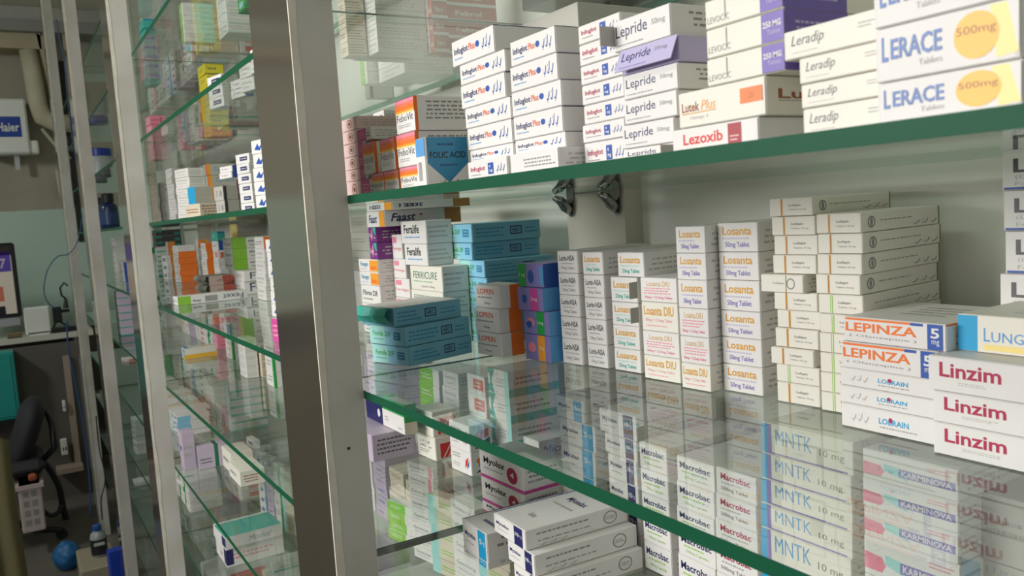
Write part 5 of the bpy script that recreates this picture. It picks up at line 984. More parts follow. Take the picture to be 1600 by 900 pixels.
('fexbox',-2.429,0.225,1.395,0,0.1293,0.11,0.0359,'in second bay green banded stack','bottom',0,1),
('orangeside',-2.1028,0.215,1.5227,0,0.0846,0.05,0.0289,'','',0,0),
('whiteprint',-2.1082,0.215,1.4917,0,0.0851,0.05,0.0307,'','',0,0),
('whiteprint',-2.1136,0.215,1.4604,0,0.0856,0.05,0.0309,'','',0,0),
('whiteprint',-2.1191,0.215,1.4302,0,0.0861,0.05,0.0298,'','',0,0),
('whiteprint',-2.1186,0.215,1.395,0,0.0774,0.05,0.0348,'second bay middle, beside grey panel','bottom',0,1),
('whiteblue',-1.6808,0.1304,1.5249,12.8,0.0523,0.017,0.0256,'','',0,0),
('whiteblue',-1.6794,0.1309,1.4989,12,0.0523,0.017,0.0256,'','',0,0),
('whiteblue',-1.6811,0.1308,1.473,10.1,0.0523,0.017,0.0256,'','',0,0),
('whiteblue',-1.6785,0.1319,1.447,10.8,0.0523,0.017,0.0256,'','',0,0),
('whiteblue',-1.6793,0.131,1.421,10.9,0.0523,0.017,0.0256,'','',0,0),
('whiteblue',-1.6798,0.1305,1.395,10.1,0.0523,0.017,0.0256,'','',0,0),
('torncarton',-2.514,0.1495,1.395,4,0.11,0.0658,0.026,'second bay middle, behind the reversed box','bottom',1,1),
('torncarton',-2.518,0.1495,1.4215,4,0.11,0.0658,0.026,'second bay middle, behind the reversed box','top',1,1),
('fexetlong',-2.2277,0.031,1.395,3,0.05,0.172,0.021,'lying reversed at the shelf front','',1,1),
('greenedge',-2.6291,0.2299,1.2783,0,0.097,0.017,0.0183,'','',0,0),
('greenedge',-2.6291,0.2299,1.2596,0,0.097,0.017,0.0183,'','',0,0),
('greenedge',-2.6291,0.2299,1.241,0,0.097,0.017,0.0183,'','',0,0),
('greenedge',-2.6291,0.2299,1.2223,0,0.097,0.017,0.0183,'','',0,0),
('greenedge',-2.6291,0.2299,1.2037,0,0.097,0.017,0.0183,'','',0,0),
('greenedge',-2.6291,0.2299,1.185,0,0.097,0.017,0.0183,'','',0,0),
('whiteprint',-2.2609,0.1855,1.2687,0,0.0723,0.0309,0.0205,'','',0,0),
('whiteprint',-2.2609,0.1855,1.2477,0,0.0723,0.0309,0.0205,'','',0,0),
('whiteprint',-2.2609,0.1855,1.2268,0,0.0723,0.0309,0.0205,'','',0,0),
('whiteprint',-2.2609,0.1855,1.2059,0,0.0723,0.0309,0.0205,'','',0,0),
('whiteprint',-2.2609,0.1855,1.185,0,0.0723,0.0309,0.0205,'','',0,0),
('beigeplain',-2.2779,0.221,1.2484,0,0.1057,0.017,0.0207,'','',0,0),
('beigeplain',-2.2779,0.221,1.2273,0,0.1057,0.017,0.0207,'','',0,0),
('beigeplain',-2.2779,0.221,1.2061,0,0.1057,0.017,0.0207,'','',0,0),
('beigeplain',-2.2779,0.221,1.185,0,0.1057,0.017,0.0207,'','',0,0),
('greenedge',-2.0724,0.2065,1.2235,0,0.0729,0.0177,0.0381,'second bay sixth shelf, green edged pair','top',0,1),
('greenedge',-2.0724,0.2065,1.185,0,0.0729,0.0177,0.0381,'second bay sixth shelf, green edged pair','bottom',0,1),
('pinkbox',-4.164,0.27,1.185,1.3,0.081,0.017,0.0206,'','',0,0),
('redlabel',-4.0225,0.2708,1.185,4.9,0.081,0.017,0.0225,'','',0,0),
('greenwhite',-3.8706,0.2709,1.185,2.9,0.081,0.017,0.0257,'','',0,0),
('palegreen',-3.7322,0.2708,1.185,1,0.081,0.017,0.0285,'','',0,0),
('whiteprint',-3.5988,0.2716,1.2008,4.2,0.081,0.017,0.0154,'','',0,0),
('whiteprint',-3.5993,0.2711,1.185,1.2,0.081,0.017,0.0154,'','',0,0),
('whiteblue',-3.4792,0.2716,1.2021,1,0.081,0.017,0.0167,'','',0,0),
('whiteblue',-3.4771,0.2705,1.185,3.3,0.081,0.017,0.0167,'','',0,0),
('whitenavy',-3.3478,0.2717,1.2038,3,0.081,0.017,0.0184,'','',0,0),
('whitenavy',-3.3493,0.2703,1.185,1,0.081,0.017,0.0184,'','',0,0),
('mauvebox',-3.2312,0.2713,1.2055,2.8,0.081,0.017,0.0201,'','',0,0),
('mauvebox',-3.2299,0.27,1.185,4.9,0.081,0.017,0.0201,'','',0,0),
('mauvebox',-3.1124,0.2706,1.207,3.5,0.0761,0.017,0.0216,'','',0,0),
('mauvebox',-3.1144,0.2714,1.185,2.2,0.0761,0.017,0.0216,'','',0,0),
('calamflat',-2.7306,0.1187,1.185,0,0.047,0.0939,0.0335,'second bay sixth shelf, lying flat alone','',0,1),
('magentaside',-1.309,0.0309,1.395,11.9,0.0332,0.017,0.0376,'','',0,0),
('mauvebox',-2.2408,0.012,0.975,0,0.047,0.0295,0.0982,'second bay seventh shelf beside the second post','',0,1),
('strapbox',-2.2218,0.0435,0.975,0,0.047,0.0733,0.0576,'second bay seventh shelf, with dark green strap','',0,1),
('creamlong',-2.0695,0.0947,0.975,0,0.1133,0.0571,0.0364,'second bay seventh shelf, foremost long carton','',0,1),
('creamlong',-2.1722,0.1013,0.975,0,0.1017,0.0532,0.0524,'second bay seventh shelf, behind foremost carton','',0,1),
('mauvebox',-3.1854,0.2009,0.8769,2.8,0.081,0.0933,0.0276,'','',0,0),
('mauvebox',-3.1864,0.2018,0.849,2.6,0.081,0.0933,0.0276,'','',0,0),
('mauvebox',-3.1865,0.202,0.821,2.9,0.081,0.0933,0.0276,'','',0,0),
('mauvebox',-3.1855,0.201,0.793,3.8,0.081,0.0933,0.0276,'','',0,0),
('mauvebox',-3.1857,0.2011,0.765,4.6,0.081,0.0933,0.0276,'','',0,0),
('yellowbox',-3.4409,0.2605,0.8542,2.9,0.081,0.0299,0.0293,'','',0,0),
('yellowbox',-3.4408,0.2607,0.8245,1.6,0.081,0.0299,0.0293,'','',0,0),
('yellowbox',-3.443,0.2615,0.7947,1.1,0.081,0.0299,0.0293,'','',0,0),
('yellowbox',-3.442,0.2605,0.765,3.6,0.081,0.0299,0.0293,'','',0,0),
('whitenavy',-2.3355,0.2003,0.975,3.8,0.0649,0.017,0.0224,'','',0,0),
('whiteblue',-2.2904,0.21,0.9321,13,0.0408,0.017,0.0275,'','',0,0),
('whiteblue',-2.2917,0.2113,0.9043,12.4,0.0422,0.017,0.0275,'','',0,0),
('whiteblue',-2.2892,0.2112,0.8764,11.6,0.0406,0.017,0.0275,'','',0,0),
('whiteblue',-2.29,0.2105,0.8486,11.4,0.0422,0.017,0.0275,'','',0,0),
('whiteblue',-2.2897,0.2107,0.8207,10.1,0.042,0.017,0.0275,'','',0,0),
('whiteblue',-2.2895,0.2109,0.7929,10.7,0.0413,0.017,0.0275,'','',0,0),
('whiteblue',-2.2922,0.2117,0.765,11.2,0.0437,0.017,0.0275,'','',0,0),
('mauvebox',-2.2486,0.2206,0.9321,13.8,0.041,0.017,0.0275,'','',0,0),
('mauvebox',-2.2485,0.2205,0.9043,13,0.0409,0.017,0.0275,'','',0,0),
('mauvebox',-2.2476,0.2204,0.8764,13.5,0.0393,0.017,0.0275,'','',0,0),
('mauvebox',-2.2468,0.2212,0.8486,12.1,0.0397,0.017,0.0275,'','',0,0),
('mauvebox',-2.2467,0.2213,0.8207,12.9,0.0375,0.017,0.0275,'','',0,0),
('mauvebox',-2.2472,0.2208,0.7929,10.8,0.0367,0.017,0.0275,'','',0,0),
('mauvebox',-2.2475,0.2205,0.765,11.6,0.0401,0.017,0.0275,'','',0,0),
('greenedge',-2.2066,0.2311,0.9147,13.5,0.036,0.017,0.0295,'','',0,0),
('greenedge',-2.2073,0.2303,0.8847,10.8,0.0367,0.017,0.0295,'','',0,0),
('greenedge',-2.2061,0.2315,0.8548,13.7,0.0342,0.017,0.0295,'','',0,0),
('greenedge',-2.2082,0.2305,0.8249,13.6,0.0384,0.017,0.0295,'','',0,0),
('greenedge',-2.2095,0.2319,0.7949,10.4,0.0377,0.017,0.0295,'','',0,0),
('greenedge',-2.2064,0.2312,0.765,12.5,0.0345,0.017,0.0295,'','',0,0),
('palegreen',-2.1696,0.2403,0.9001,12.5,0.0537,0.017,0.0266,'','',0,0),
('palegreen',-2.1709,0.2417,0.8731,10.7,0.0537,0.017,0.0266,'','',0,0),
('palegreen',-2.1688,0.2404,0.8461,10.9,0.0537,0.017,0.0266,'','',0,0),
('palegreen',-2.1708,0.2416,0.819,14,0.0537,0.017,0.0266,'','',0,0),
('palegreen',-2.1709,0.2416,0.792,11.8,0.0537,0.017,0.0266,'','',0,0),
('palegreen',-2.1686,0.2406,0.765,13.8,0.0537,0.017,0.0266,'','',0,0),
('navyend',-2.1433,0.0602,0.765,0,0.117,0.1375,0.0475,'second bay eighth shelf, under the teal topped carton','',0,1),
('tealtop',-2.1333,0.0552,0.813,2,0.117,0.1375,0.03,'second bay eighth shelf, on the navy ended carton','',0,1),
('greenbox',-2.5848,0.0679,0.765,0,0.0638,0.017,0.0631,'','',0,0),
('redlabel',-2.4859,0.0714,0.555,0,0.117,0.1951,0.0646,'second bay ninth shelf, barely in view','',0,1),
('pinkprint',-4.7574,0.1506,1.5368,1.6,0.081,0.0564,0.028,'','',0,0),
('pinkprint',-4.7573,0.1505,1.5084,3.3,0.081,0.0564,0.028,'','',0,0),
('pinkprint',-4.7548,0.152,1.4801,2.3,0.081,0.0564,0.028,'','',0,0),
('pinkprint',-4.7554,0.1513,1.4517,1.4,0.081,0.0564,0.028,'','',0,0),
('pinkprint',-4.7584,0.1516,1.4234,1.8,0.081,0.0564,0.028,'','',0,0),
('pinkprint',-4.7553,0.1515,1.395,2.3,0.081,0.0564,0.028,'','',0,0),
('blueside',-3.623,0.0601,1.4464,3.1,0.081,0.0174,0.0253,'','',0,0),
('blueside',-3.6237,0.0608,1.4207,2.8,0.081,0.0174,0.0253,'','',0,0),
('blueside',-3.6227,0.0603,1.395,3.5,0.081,0.0174,0.0253,'','',0,0),
('darkbox',-3.2437,0.0509,1.5548,1.8,0.081,0.017,0.0262,'','',0,0),
('darkbox',-3.2445,0.0517,1.5281,2.2,0.081,0.017,0.0262,'','',0,0),
('darkbox',-3.2421,0.0507,1.5015,3.8,0.081,0.017,0.0262,'','',0,0),
('darkbox',-3.2419,0.0509,1.4749,4.5,0.081,0.017,0.0262,'','',0,0),
('darkbox',-3.2439,0.0511,1.4483,3.8,0.081,0.017,0.0262,'','',0,0),
('darkbox',-3.2429,0.0501,1.4216,1.1,0.081,0.017,0.0262,'','',0,0),
('darkbox',-3.2441,0.0513,1.395,2.7,0.081,0.017,0.0262,'','',0,0),
('whitenavy',-4.2478,0.1016,0.6946,3,0.081,0.0565,0.0275,'','',0,0),
('whitenavy',-4.2477,0.1017,0.6667,3.3,0.081,0.0565,0.0275,'','',0,0),
('whitenavy',-4.2504,0.101,0.6388,3,0.081,0.0565,0.0275,'','',0,0),
('whitenavy',-4.2506,0.1012,0.6108,3.9,0.081,0.0565,0.0275,'','',0,0),
('whitenavy',-4.2482,0.1012,0.5829,2.5,0.081,0.0565,0.0275,'','',0,0),
('whitenavy',-4.2505,0.1011,0.555,4,0.081,0.0565,0.0275,'','',0,0),
('redlabel',-4.3796,0.1018,0.975,3.7,0.081,0.0633,0.0142,'','',0,0),
('whiteprint',-4.4745,0.1019,0.345,4,0.081,0.0713,0.0175,'','',0,0),
('tealband',-3.6369,0.031,1.3303,1.9,0.081,0.0583,0.0287,'','',0,0),
('tealband',-3.6374,0.0305,1.3013,1.6,0.081,0.0583,0.0287,'','',0,0),
('tealband',-3.636,0.0319,1.2722,1.1,0.081,0.0583,0.0287,'','',0,0),
('tealband',-3.6379,0.0301,1.2431,3.9,0.081,0.0583,0.0287,'','',0,0),
('tealband',-3.6377,0.0303,1.2141,3.6,0.081,0.0583,0.0287,'','',0,0),
('tealband',-3.6381,0.0302,1.185,3.2,0.081,0.0583,0.0287,'','',0,0),
]
HEAP = MB()
RR = random.Random(5)
POOL = ['whiteprint', 'whiteblue', 'mauvebox', 'palegreen', 'greenedge', 'redlabel', 'whitenavy', 'beigeplain', 'pinkprint', 'greenwhite', 'tealswirl', 'creamlong', 'losanta50', 'macrogreen', 'pinkbox']
def rear(k, x0, x1, y, hmax):
    x = x0
    while x < x1 - .05:
        w = RR.uniform(.045, .08); d = min(RR.uniform(.09, .12), BW - .008 - y); des = RR.choice(POOL); n = RR.randint(3, 6); h = min(RR.uniform(.018, .026), hmax / n)
        for j in range(n): carton(des, x + RR.uniform(-.001, .001), y + RR.uniform(0, .004), lev(k) + .0048 + h * j, 0, w, d - .006, h - .0005, '', '', 0, heap=HEAP)
        x += w + RR.uniform(.004, .02)
for a_ in ((3, -3.45, -2.78, .24, .1), (4, -3.45, -2.45, .2, .14), (5, -3.45, -2.45, .2, .15), (6, -3.45, -2.45, .2, .15), (7, -3.45, -2.45, .2, .15), (4, -3.4, -2.6, .06, .06), (5, -3.4, -2.5, .06, .09),
           (1, -3.45, -2.45, .29, .12), (0, -3.45, -2.45, .25, .13), (-1, -3.45, -2.45, .2, .13), (5, -1.85, -1.1, .26, .13), (6, -2.3, -1.1, .2, .13), (4, -1.8, -1.1, .28, .13), (3, -1.9, -1.5, .28, .13),
           (2, -4.7, -3.7, .22, .12), (3, -4.7, -3.7, .22, .12), (4, -4.7, -3.7, .2, .1), (5, -4.7, -3.7, .2, .1), (4, -.82, -.1, .26, .13), (7, -2.2, -1.1, .1, .12)): rear(*a_)
for c_ in CARTONS: carton(*c_[:11], heap=None if c_[11] else HEAP)
if HEAP.v:
    o = HEAP.build('stacked_medicine_cartons'); o['kind'] = 'stuff'; tag(o, 'small far and half hidden medicine cartons filling the rest of the glass shelves', 'medicine boxes')
# ------------------------------------------------------------------ the far end of the shop
DARK = mat('dark_plastic', rgb('17171a'), .4); CABLEB = mat('blue_cable', rgb('2c4f80'), .5); CABLEK = mat('black_cable', rgb('22252a'), .5); CABLEG = mat('grey_cable', rgb('7d7d80'), .5)
ALU = mat('aluminium', rgb('b9bbbd'), .3, metal=.6); WPL = mat('white_plastic', rgb('dddcd6'), .4); CREAMM = mat('cream_lagging', rgb('c4bca4'), .75, noise=.5, scale=7, col2=rgb('9a9078'), bump=.6)
BEIGE = mat('beige_plaster', rgb('b5a78c'), .7, noise=.3, scale=3)
# beams and soffit under the ceiling
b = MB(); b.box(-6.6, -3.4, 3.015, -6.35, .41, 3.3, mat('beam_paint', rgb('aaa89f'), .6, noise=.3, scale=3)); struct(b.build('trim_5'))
b = MB(); b.box(-6.6, -3.4, 2.94, -6.33, .41, 3.015, mat('dark_beam_board', rgb('8b8a84'), .6)); struct(b.build('trim_6'))  # board below the beam in a darker grey
b = MB(); b.box(-6.6, -3.4, 2.84, -6.4, .02, 2.94, BEIGE); struct(b.build('trim_7'))
b = MB(); b.prism([(-.005, 2.94), (.05, 2.92), (.09, 2.56), (.05, 2.48)], 'x', -6.6, -6.4, BEIGE); o = b.build('boxing_panel'); tag(o, 'beige boxed panel slanting down beside the lagged pipe', 'panel')
# lagged pipe
b = MB(); b.tube([(-6.45, -.06, 2.84), (-6.45, -.05, 2.7), (-6.45, -.04, 2.48), (-6.45, -.02, 2.40), (-6.45, .05, 2.36), (-6.45, .14, 2.36)], [.055, .055, .056, .06, .06, .06], CREAMM, 16); o = b.build('air_pipe', smooth=True)
tag(o, 'thick cream lagged pipe bending behind the post at upper left', 'pipe')
b = MB(); b.tube([(-6.5, -.03, 2.33), (-6.5, .05, 2.2), (-6.5, .12, 2.12)], .012, CREAMM, 8); o = b.build('thin_pipe', smooth=True); tag(o, 'thin beige pipe running below the lagged pipe', 'pipe')
b = MB(); b.tube([(-6.54, .05, 2.05), (-6.54, .06, 1.84)], .03, CREAMM, 12); o = b.build('short_pipe', smooth=True); tag(o, 'short beige pipe stub seen left of the farthest post', 'pipe')
# wall unit with blue badge
b = MB(); b.box(-6.6, -0.39, 2.154, -6.40, -0.112, 2.514, WPL, bev=.012); o = b.build('wall_unit'); tag(o, 'white wall mounted electrical unit with a blue badge', 'voltage unit')
b = MB(); b.box(-6.4015, -0.32, 2.264, -6.399, -0.152, 2.397, mat('badge_blue', rgb('1f3f96'), .4))
vs, fs = text_mesh('Haier', 'b'); b.mesh([(-6.398, -0.29 + u * 0.127, 2.299 + v * 0.058) for u, v in vs], fs, WPL); b.build('badge', o)
b = MB(); b.box(-6.56, -0.122, 2.154, -6.42, -0.062, 2.244, WPL, bev=.01); b.build('side_box', o); b = MB(); b.box(-6.5, -0.212, 2.054, -6.48, -0.182, 2.154, ALU); b.build('bracket', o)
# desk
b = MB(); b.box(-6.3, -1.9, .955, -5.9, .1, .99, mat('desk_top_pale', rgb('c9c6ba'), .4)); o = b.build('counter_desk'); tag(o, 'pale topped counter desk under the monitor at the far end', 'desk')
b = MB(); b.box(-6.26, -.005, 0, -5.95, .03, .955, mat('desk_side', rgb('b9b8b4'), .5)); b.build('side_panel', o); b = MB(); b.box(-6.26, -1.88, 0, -6.22, -.01, .955, LOWW); b.build('back_panel', o)
# monitor
b = MB(); b.box(-5.99, -.86, 1.115, -5.95, -.275, 1.575, DARK, bev=.012); o = b.build('monitor'); tag(o, 'black framed computer monitor showing a purple shop picture', 'monitor')
b = MB(); b.box(-5.9495, -.84, 1.14, -5.948, -.30, 1.55, mat('screen_base', rgb('a79d90'), .25)); 
b.box(-5.9475, -.84, 1.40, -5.947, -.305, 1.52, mat('screen_purple', rgb('43307e'), .3)); b.box(-5.9475, -.50, 1.50, -5.947, -.30, 1.55, mat('screen_dark', rgb('2d2418'), .3))
b.box(-5.947, -.42, 1.22, -5.9465, -.36, 1.31, mat('screen_red', rgb('9a5544'), .3)); b.box(-5.947, -.45, 1.14, -5.9465, -.36, 1.19, DARK)
vs, fs = text_mesh('7', 'b'); b.mesh([(-5.946, -.365 + u * .035, 1.42 + v * .06) for u, v in vs], fs, pm('mauve')); b.build('screen', o)
b = MB(); b.box(-5.99, -.84, 1.06, -5.955, -.29, 1.115, ALU, bev=.006); b.build('chin', o); b = MB(); b.box(-5.99, -.62, .99, -5.95, -.48, 1.08, ALU); b.box(-6.08, -.68, .99, -5.935, -.42, .999, ALU); b.build('stand', o)
sc_ = bpy.data.materials['screen_base'] if 'screen_base' in bpy.data.materials else None
for nm, h in (('screen_base', 'a79d90'), ('screen_purple', '43307e'), ('screen_red', '9a5544')):
    p = MAT[nm].node_tree.nodes['Principled BSDF']; p.inputs['Emission Color'].default_value = rgb(h); p.inputs['Emission Strength'].default_value = .35
# router
b = MB(); b.box(-6.0, -.27, .99, -5.96, -.125, 1.165, WPL, bev=.01); o = b.build('wifi_router'); tag(o, 'white upright router on the desk right of the monitor', 'router')
b = MB(); b.box(-5.9595, -.255, 1.0, -5.958, -.14, 1.006, DARK); b.build('status_bar', o); b = MB(); b.box(-6.05, -.25, .99, -5.93, -.14, .997, WPL); b.build('foot', o)
b = MB(); b.box(-5.925, -.37, .991, -5.895, -.29, 1.025, mat('brown_card', rgb('7b6a4d'), .7), bev=.006); o = b.build('paper_packet'); tag(o, 'small brown packet lying between monitor and router', 'packet')
# plugs and adapters
b = MB(); b.box(-6.02, -.11, 1.05, -5.97, -.06, 1.15, DARK, bev=.006); o = b.build('power_adapter'); tag(o, 'black power adapter with plug pins beside the router', 'power adapter')
b = MB(); b.box(-6.02, -.06, 1.11, -5.98, -.015, 1.13, DARK); b.build('plug', o); b = MB(); b.tube([(-6, -.1, 1.05), (-5.98, -.12, 1.01)], .006, DARK, 6); b.tube([(-6, -.07, 1.05), (-5.98, -.02, 1.01)], .006, DARK, 6); b.build('leg', o)
b = MB(); b.box(-6.03, -.13, .99, -5.93, .03, 1.02, DARK, bev=.006); o = b.build('power_strip'); tag(o, 'black multi socket strip lying on the desk end', 'power strip')
b = MB(); b.tube([(-5.95, -.03, 1.2), (-5.95, -.05, 1.22), (-5.95, -.055, 1.27), (-5.95, -.03, 1.3), (-5.95, -.01, 1.28)], .006, DARK, 8); o = b.build('charger_lead', smooth=True); tag(o, 'short black cord with plug curling up left of the post', 'cord')
b = MB(); b.tube([(-5.95, -.035, 1.14), (-5.95, -.03, 1.2)], [.016, .009], DARK, 8); b.build('plug', o)
def cable(pts, r, m, lab, n=8):
    # smooth through the points
    P = [Vector(p) for p in pts]; out = []
    for i in range(len(P) - 1):
        a, p, q, c = P[max(i - 1, 0)], P[i], P[i + 1], P[min(i + 2, len(P) - 1)]
        for t in range(6):
            u = t / 6; out.append(.5 * ((2 * p) + (-a + q) * u + (2 * a - 5 * p + 4 * q - c) * u * u + (-a + 3 * p - 3 * q + c) * u ** 3))
    out.append(P[-1]); b = MB(); b.tube(out, r, m, n); o = b.build('cable', smooth=True); tag(o, lab, 'cable'); return o
cable([(-4.77, 0.013, 2.668), (-4.77, 0.018, 2.575), (-4.77, 0.028, 2.481), (-4.77, 0.024, 2.243), (-4.77, 0.026, 2.035), (-4.77, 0.039, 1.874), (-4.77, 0.035, 1.744), (-4.77, 0.022, 1.647), (-4.77, -0.008, 1.551), (-4.77, -0.051, 1.499), (-4.77, -0.101, 1.49), (-4.77, -0.149, 1.432), (-4.77, -0.174, 1.354), (-4.77, -0.177, 1.299), (-4.77, -0.161, 1.255), (-4.77, -0.13, 1.226)], 0.0026, CABLEB, 'thin blue cable looping from the posts down to the power adapter')
cable([(-4.77, -0.093, 1.166), (-4.77, -0.1, 1.018), (-4.77, -0.089, 0.86), (-4.77, -0.076, 0.697), (-4.77, -0.072, 0.561), (-4.77, -0.072, 0.356), (-4.77, -0.079, 0.221), (-4.77, -0.088, 0.134)], 0.004, CABLEB, 'blue cable hanging down the farthest post')
cable([(-4.77, -0.053, 0.961), (-4.77, -0.052, 0.76), (-4.77, -0.052, 0.523), (-4.77, -0.054, 0.27), (-4.77, -0.05, 0.127), (-4.77, -0.05, 0.058)], 0.0032, CABLEG, 'thin grey cable hanging right of the blue one')
cable([(-4.6, -0.02, 0.684), (-4.6, -0.022, 0.519), (-4.6, -0.011, 0.401), (-4.6, -0.015, 0.332), (-4.6, -0.039, 0.258), (-4.6, -0.044, 0.152)], 0.0032, CABLEK, 'wavy black cable at the foot of the farthest post')
cable([(-5.25, -0.285, 0.378), (-5.25, -0.245, 0.314), (-5.25, -0.204, 0.194), (-5.25, -0.193, 0.043), (-5.25, -0.161, -0.116), (-5.25, -0.101, -0.17), (-5.25, -0.069, -0.083)], 0.017, CABLEK, 'thick dark hose sagging across the floor behind the chair')
cable([(-4.9, -0.313, 0.207), (-4.9, -0.267, 0.144), (-4.9, -0.225, 0.151), (-4.9, -0.212, 0.183)], 0.012, CABLEK, 'short bent black cable beside the slotted crate')

# black and white verticals between the far posts
b = MB(); b.box(-6.6, 0.122, 2.22, -6.585, 0.156, 2.80, DARK); b.box(-6.6, 0.122, 1.55, -6.585, 0.156, 2.18, DARK); o = b.build('black_strip'); tag(o, 'narrow black vertical strip between the two farthest posts', 'conduit')  # two flat black strips set on the end wall
WOOD = mat('wood_trim', rgb('9c8a7c'), .6)
b = MB(); b.box(-5.7, -0.096, 0.205, -5.67, -0.061, 0.871, WOOD); b.box(-5.7, -0.199, 0.175, -5.58, -0.056, 0.205, WOOD); o = b.build('socket_board'); tag(o, 'brown wooden strip and ledge with two switch sockets', 'switch board')
for (y_, w_, z_, h_) in ((-0.161, 0.035, 0.274, 0.099), (-0.127, 0.018, 0.539, 0.067)):
    q = MB(); q.box(-5.7+.03, y_, z_, -5.7+.06, y_ + w_, z_ + h_, WPL, bev=.004)
    for s_ in (.25, .65): q.box(-5.7+.0605, y_ + w_ * s_, z_ + h_ * .3, -5.7+.061, y_ + w_ * (s_ + .18), z_ + h_ * .5, DARK)
    q.build('socket', o)
b = MB(); b.box(-5.7-.03, -.6, 0, -5.7, 0.044000000000000004, .95, LOWW); struct(b.build('wall_counter'))
# teal cabinet under the desk
b = MB(); b.box(-5.7, -0.71, 0.558, -5.55, -0.345, 0.95, mat('teal_metal', rgb('1f9088'), .4), bev=.006); o = b.build('teal_cabinet'); tag(o, 'teal metal cabinet hanging under the desk at left', 'cabinet')
b = MB(); b.box(-5.7, -0.71, 0.528, -5.55, -0.345, 0.558, DARK); b.build('base_rail', o); b = MB(); b.box(-5.55, -0.69, 0.578, -5.546, -0.365, 0.93, MAT['teal_metal']); b.build('door', o)

# black office chair seen from behind its side
def P(*a): return a
CH = empty('office_chair', (-5.0, -0.480, 0)); tag(CH, 'black padded office chair turned away at lower left', 'chair')
ox, oy = -5.0, -0.480
def rel(p): return (p[0] - ox, p[1] - oy, p[2])
FAB = mat('black_mesh_fabric', rgb('222226'), .8, noise=.4, scale=120, col2=rgb('343438'))
b = MB(); b.tube([rel(p) for p in ((-5.0, -0.272, 0.754), (-5.0, -0.289, 0.695), (-5.0, -0.323, 0.598), (-5.0, -0.362, 0.503), (-5.0, -0.394, 0.414))], [.03, .062, .062, .06, .045], FAB, 16)
for i_ in range(len(b.v)): x_, y_, z_ = b.v[i_]; b.v[i_] = (x_ * 3.0, y_, z_)
b.build('backrest', CH, smooth=True)
b = MB(); b.box(-.22, -.2, .40, .24, .22, .47, FAB, bev=.03); b.build('seat', CH)
b = MB(); b.tube([(0, 0, .08), (0, 0, .40)], .025, DARK, 12); b.build('gas_column', CH)
for a_ in range(5):
    b = MB(); t_ = a_ * 1.2566; b.tube([(0, 0, .09), (.27 * math.cos(t_), .27 * math.sin(t_), .05)], [.022, .015], DARK, 8); l_ = b.build('leg', CH)
    w_ = MB(); w_.tube([(.27 * math.cos(t_) - .01, .27 * math.sin(t_), .03), (.27 * math.cos(t_) + .012, .27 * math.sin(t_), .03)], .028, DARK, 12); w_.build('castor', l_)
b = MB(); b.tube([(.1, .2, .43), (.12, .27, .5), (.1, .27, .62), (-.05, .26, .66), (-.15, .25, .64)], .016, DARK, 8); b.build('armrest', CH, smooth=True)
# slotted crate
b = MB(); ya, yb, za, zb = -0.392, -0.29, 0.135, 0.376
PINKP = mat('pale_pink_plastic', rgb('b9a8a4'), .5)
b.box(-4.95, ya, za, -4.7, yb, zb, PINKP, bev=.006); o = b.build('slotted_crate'); tag(o, 'pale slotted plastic crate beside the office chair', 'crate')
g = MB()
for i_ in range(4):
    for j_ in range(2):
        yy = ya + (yb - ya) * (.18 + .36 * j_); zz = za + (zb - za) * (.15 + .2 * i_); g.box(-4.7005, yy, zz, -4.699, yy + (yb - ya) * .24, zz + (zb - za) * .12, mat('slot_grey', rgb('8c8886'), .6))
g.build('slots', o); g = MB(); g.box(-4.96, ya - .01, zb - .02, -4.69, yb + .01, zb, PINKP); g.build('rim', o)
b = MB(); b.box(-4.80, -0.342, zb + .001, -4.74, -0.303, zb + .04, mat('orange_red_wrap', rgb('9a4a34'), .6), bev=.01); o = b.build('wrapped_packet'); tag(o, 'small orange red packet lying on the slotted crate', 'packet')
# bottle with blue cap
bx = -4.15; byc, = (-0.096,); zt_ = 0.272
b = MB(); H_ = zt_ - .13; b.lathe([(.028, 0), (.034, .01), (.034, H_ * .62), (.03, H_ * .74), (.016, H_ * .82), (.014, H_ * .88)], mat('pale_bottle', rgb('9aa0a0'), .25), n=24)
o = b.build('cleaner_bottle', smooth=True, loc=(bx, byc, .13)); tag(o, 'pale bottle with blue cap and dark label near the floor', 'bottle')
b = MB(); b.lathe([(.019, H_ * .84), (.019, H_ * 1.0), (.016, H_ * 1.02)], mat('cap_blue', rgb('1f4f92'), .4), n=20); b.build('cap', o)
b = MB(); b.lathe([(.0347, H_ * .08), (.0347, H_ * .58)], mat('label_black', rgb('1f2226'), .4), n=24); 
b.box(.0345, -.022, H_ * .40, .0352, .022, H_ * .5, mat('label_white', rgb('c0c2c2'), .4)); b.lathe([(.004, -.0005), (.011, 0), (.004, .0005)], mat('label_white', rgb('c0c2c2'))); b.build('label', o)
b = MB(); b.box(-4.3, byc - .09, 0, -4.0, byc + .06, .13, mat('beige_carton', rgb('9a907c'), .7), bev=.006); b.box(-4.3, byc - .075, .1301, -4.0, byc - .07, .1306, MAT['wood_trim']); o = b.build('cardboard_carton'); tag(o, 'beige cardboard carton the cap bottle stands on', 'cardboard box')
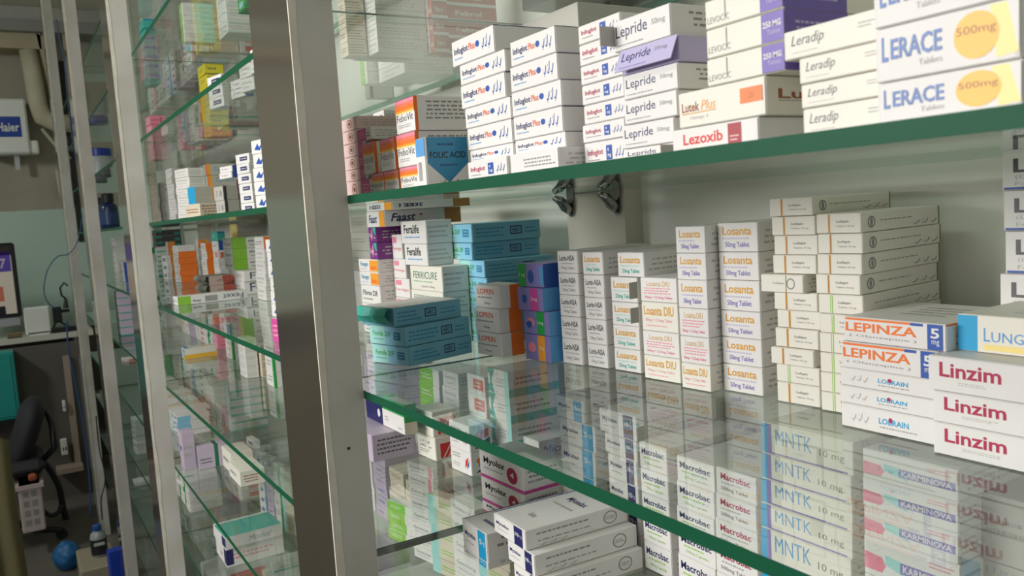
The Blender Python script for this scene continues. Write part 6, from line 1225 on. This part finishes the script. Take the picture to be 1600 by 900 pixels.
# blue bag and blue box
import mathutils
b = MB(); bm = bmesh.new(); bmesh.ops.create_icosphere(bm, subdivisions=4, radius=1)
for v in bm.verts:
    n_ = mathutils.noise.noise(v.co * 2.1) * .12 + mathutils.noise.noise(v.co * 6) * .05; p_ = v.co * (1 + n_); v.co = Vector((p_.x * .07, p_.y * .062, max(p_.z, -.85) * .07))
b.bm(bm, mat('blue_bag', rgb('1c5f96'), .5, noise=.3, scale=15)); o = b.build('plastic_bag', smooth=True, loc=(-4.45, -0.219, .062)); tag(o, 'crumpled bright blue plastic bag on the floor', 'bag')
b = MB(); b.box(0, 0, 0, .05, .065, 0.253, mat('royal_blue_card', rgb('1f3fb0'), .4), bev=.002); o = b.build('blue_box', loc=(-3.85, -0.087, 0)); o.rotation_euler = (0, 0, .12); tag(o, 'plain royal blue box standing right of the cap bottle', 'box')
b2_ = MB(); b2_.box(.0502, .01, .02, .0506, .055, .06, mat('royal_blue_dark', rgb('1a3390'), .4)); b2_.build('panel', o)
# olive curtain hanging in the aisle at far left
b = MB(); n_ = 40; vs = []; fs = []
for i_ in range(n_ + 1):
    y_ = -0.349 - i_ * .012
    for (z_, k_) in ((0.02, 1.2), (.5, 1.1), (0.893, .9), (1.067, .5)):
        vs.append((-2.5 + .022 * k_ * math.sin(i_ * .9) , y_ - (.012 if z_ > .8 else 0) * 1, z_ + (.0 if z_ < .5 else .012 * i_ * .6)))
for i_ in range(n_):
    for t_ in range(3): fs.append((i_ * 4 + t_, i_ * 4 + t_ + 1, i_ * 4 + t_ + 5, i_ * 4 + t_ + 4))
vs2 = [(x - .006, y, z) for x, y, z in vs]; k_ = len(vs)
b.mesh(vs + vs2, fs + [tuple(k_ + a for a in f[::-1]) for f in fs], mat('olive_cloth', rgb('4f4a2c'), .9, noise=.4, scale=8, col2=rgb('3b371f')))
o = b.build('hanging_cloth', smooth=True); tag(o, 'olive brown cloth hanging in folds at lower left corner', 'cloth')

for (bx_, by_, lab_) in ((-4.59, .12, 'left of two dark blue bottles in the third bay'), (-4.197, .10, 'right of two dark blue bottles in the third bay')):
    b = MB(); Hh = .165; b.lathe([(.036, 0), (.04, .006), (.04, Hh * .6), (.034, Hh * .7), (.022, Hh * .74), (.022, Hh * .76)], mat('dark_blue_plastic', rgb('16294f'), .3), n=24); o = b.build('pill_bottle', smooth=True, loc=(bx_, by_, 1.6050-.0005)); tag(o, lab_, 'bottle', 'dark blue bottles in the third bay')
    b = MB(); b.lathe([(.026, Hh * .76), (.026, Hh * .98), (.023, Hh)], mat('navy_cap', rgb('12151f'), .4), n=20); b.build('cap', o); b = MB(); b.lathe([(.0404, Hh * .15), (.0404, Hh * .5)], mat('bottle_label', rgb('24406e'), .4), n=24); b.build('label', o)
zj = lev(0) + .0045
b = MB(); b.lathe([(.05, 0), (.055, .01), (.055, .10), (.045, .115), (.045, .125)], mat('frosted_jar', rgb('a9aeb0'), .3), n=28); o = b.build('storage_jar', smooth=True, loc=(-4.096, .075, zj)); tag(o, 'frosted round jar with a bright blue lid', 'jar')
b = MB(); b.lathe([(.052, .115), (.052, .145), (.048, .148)], mat('royal_lid', rgb('1f3a96'), .35), n=28); b.build('lid', o)
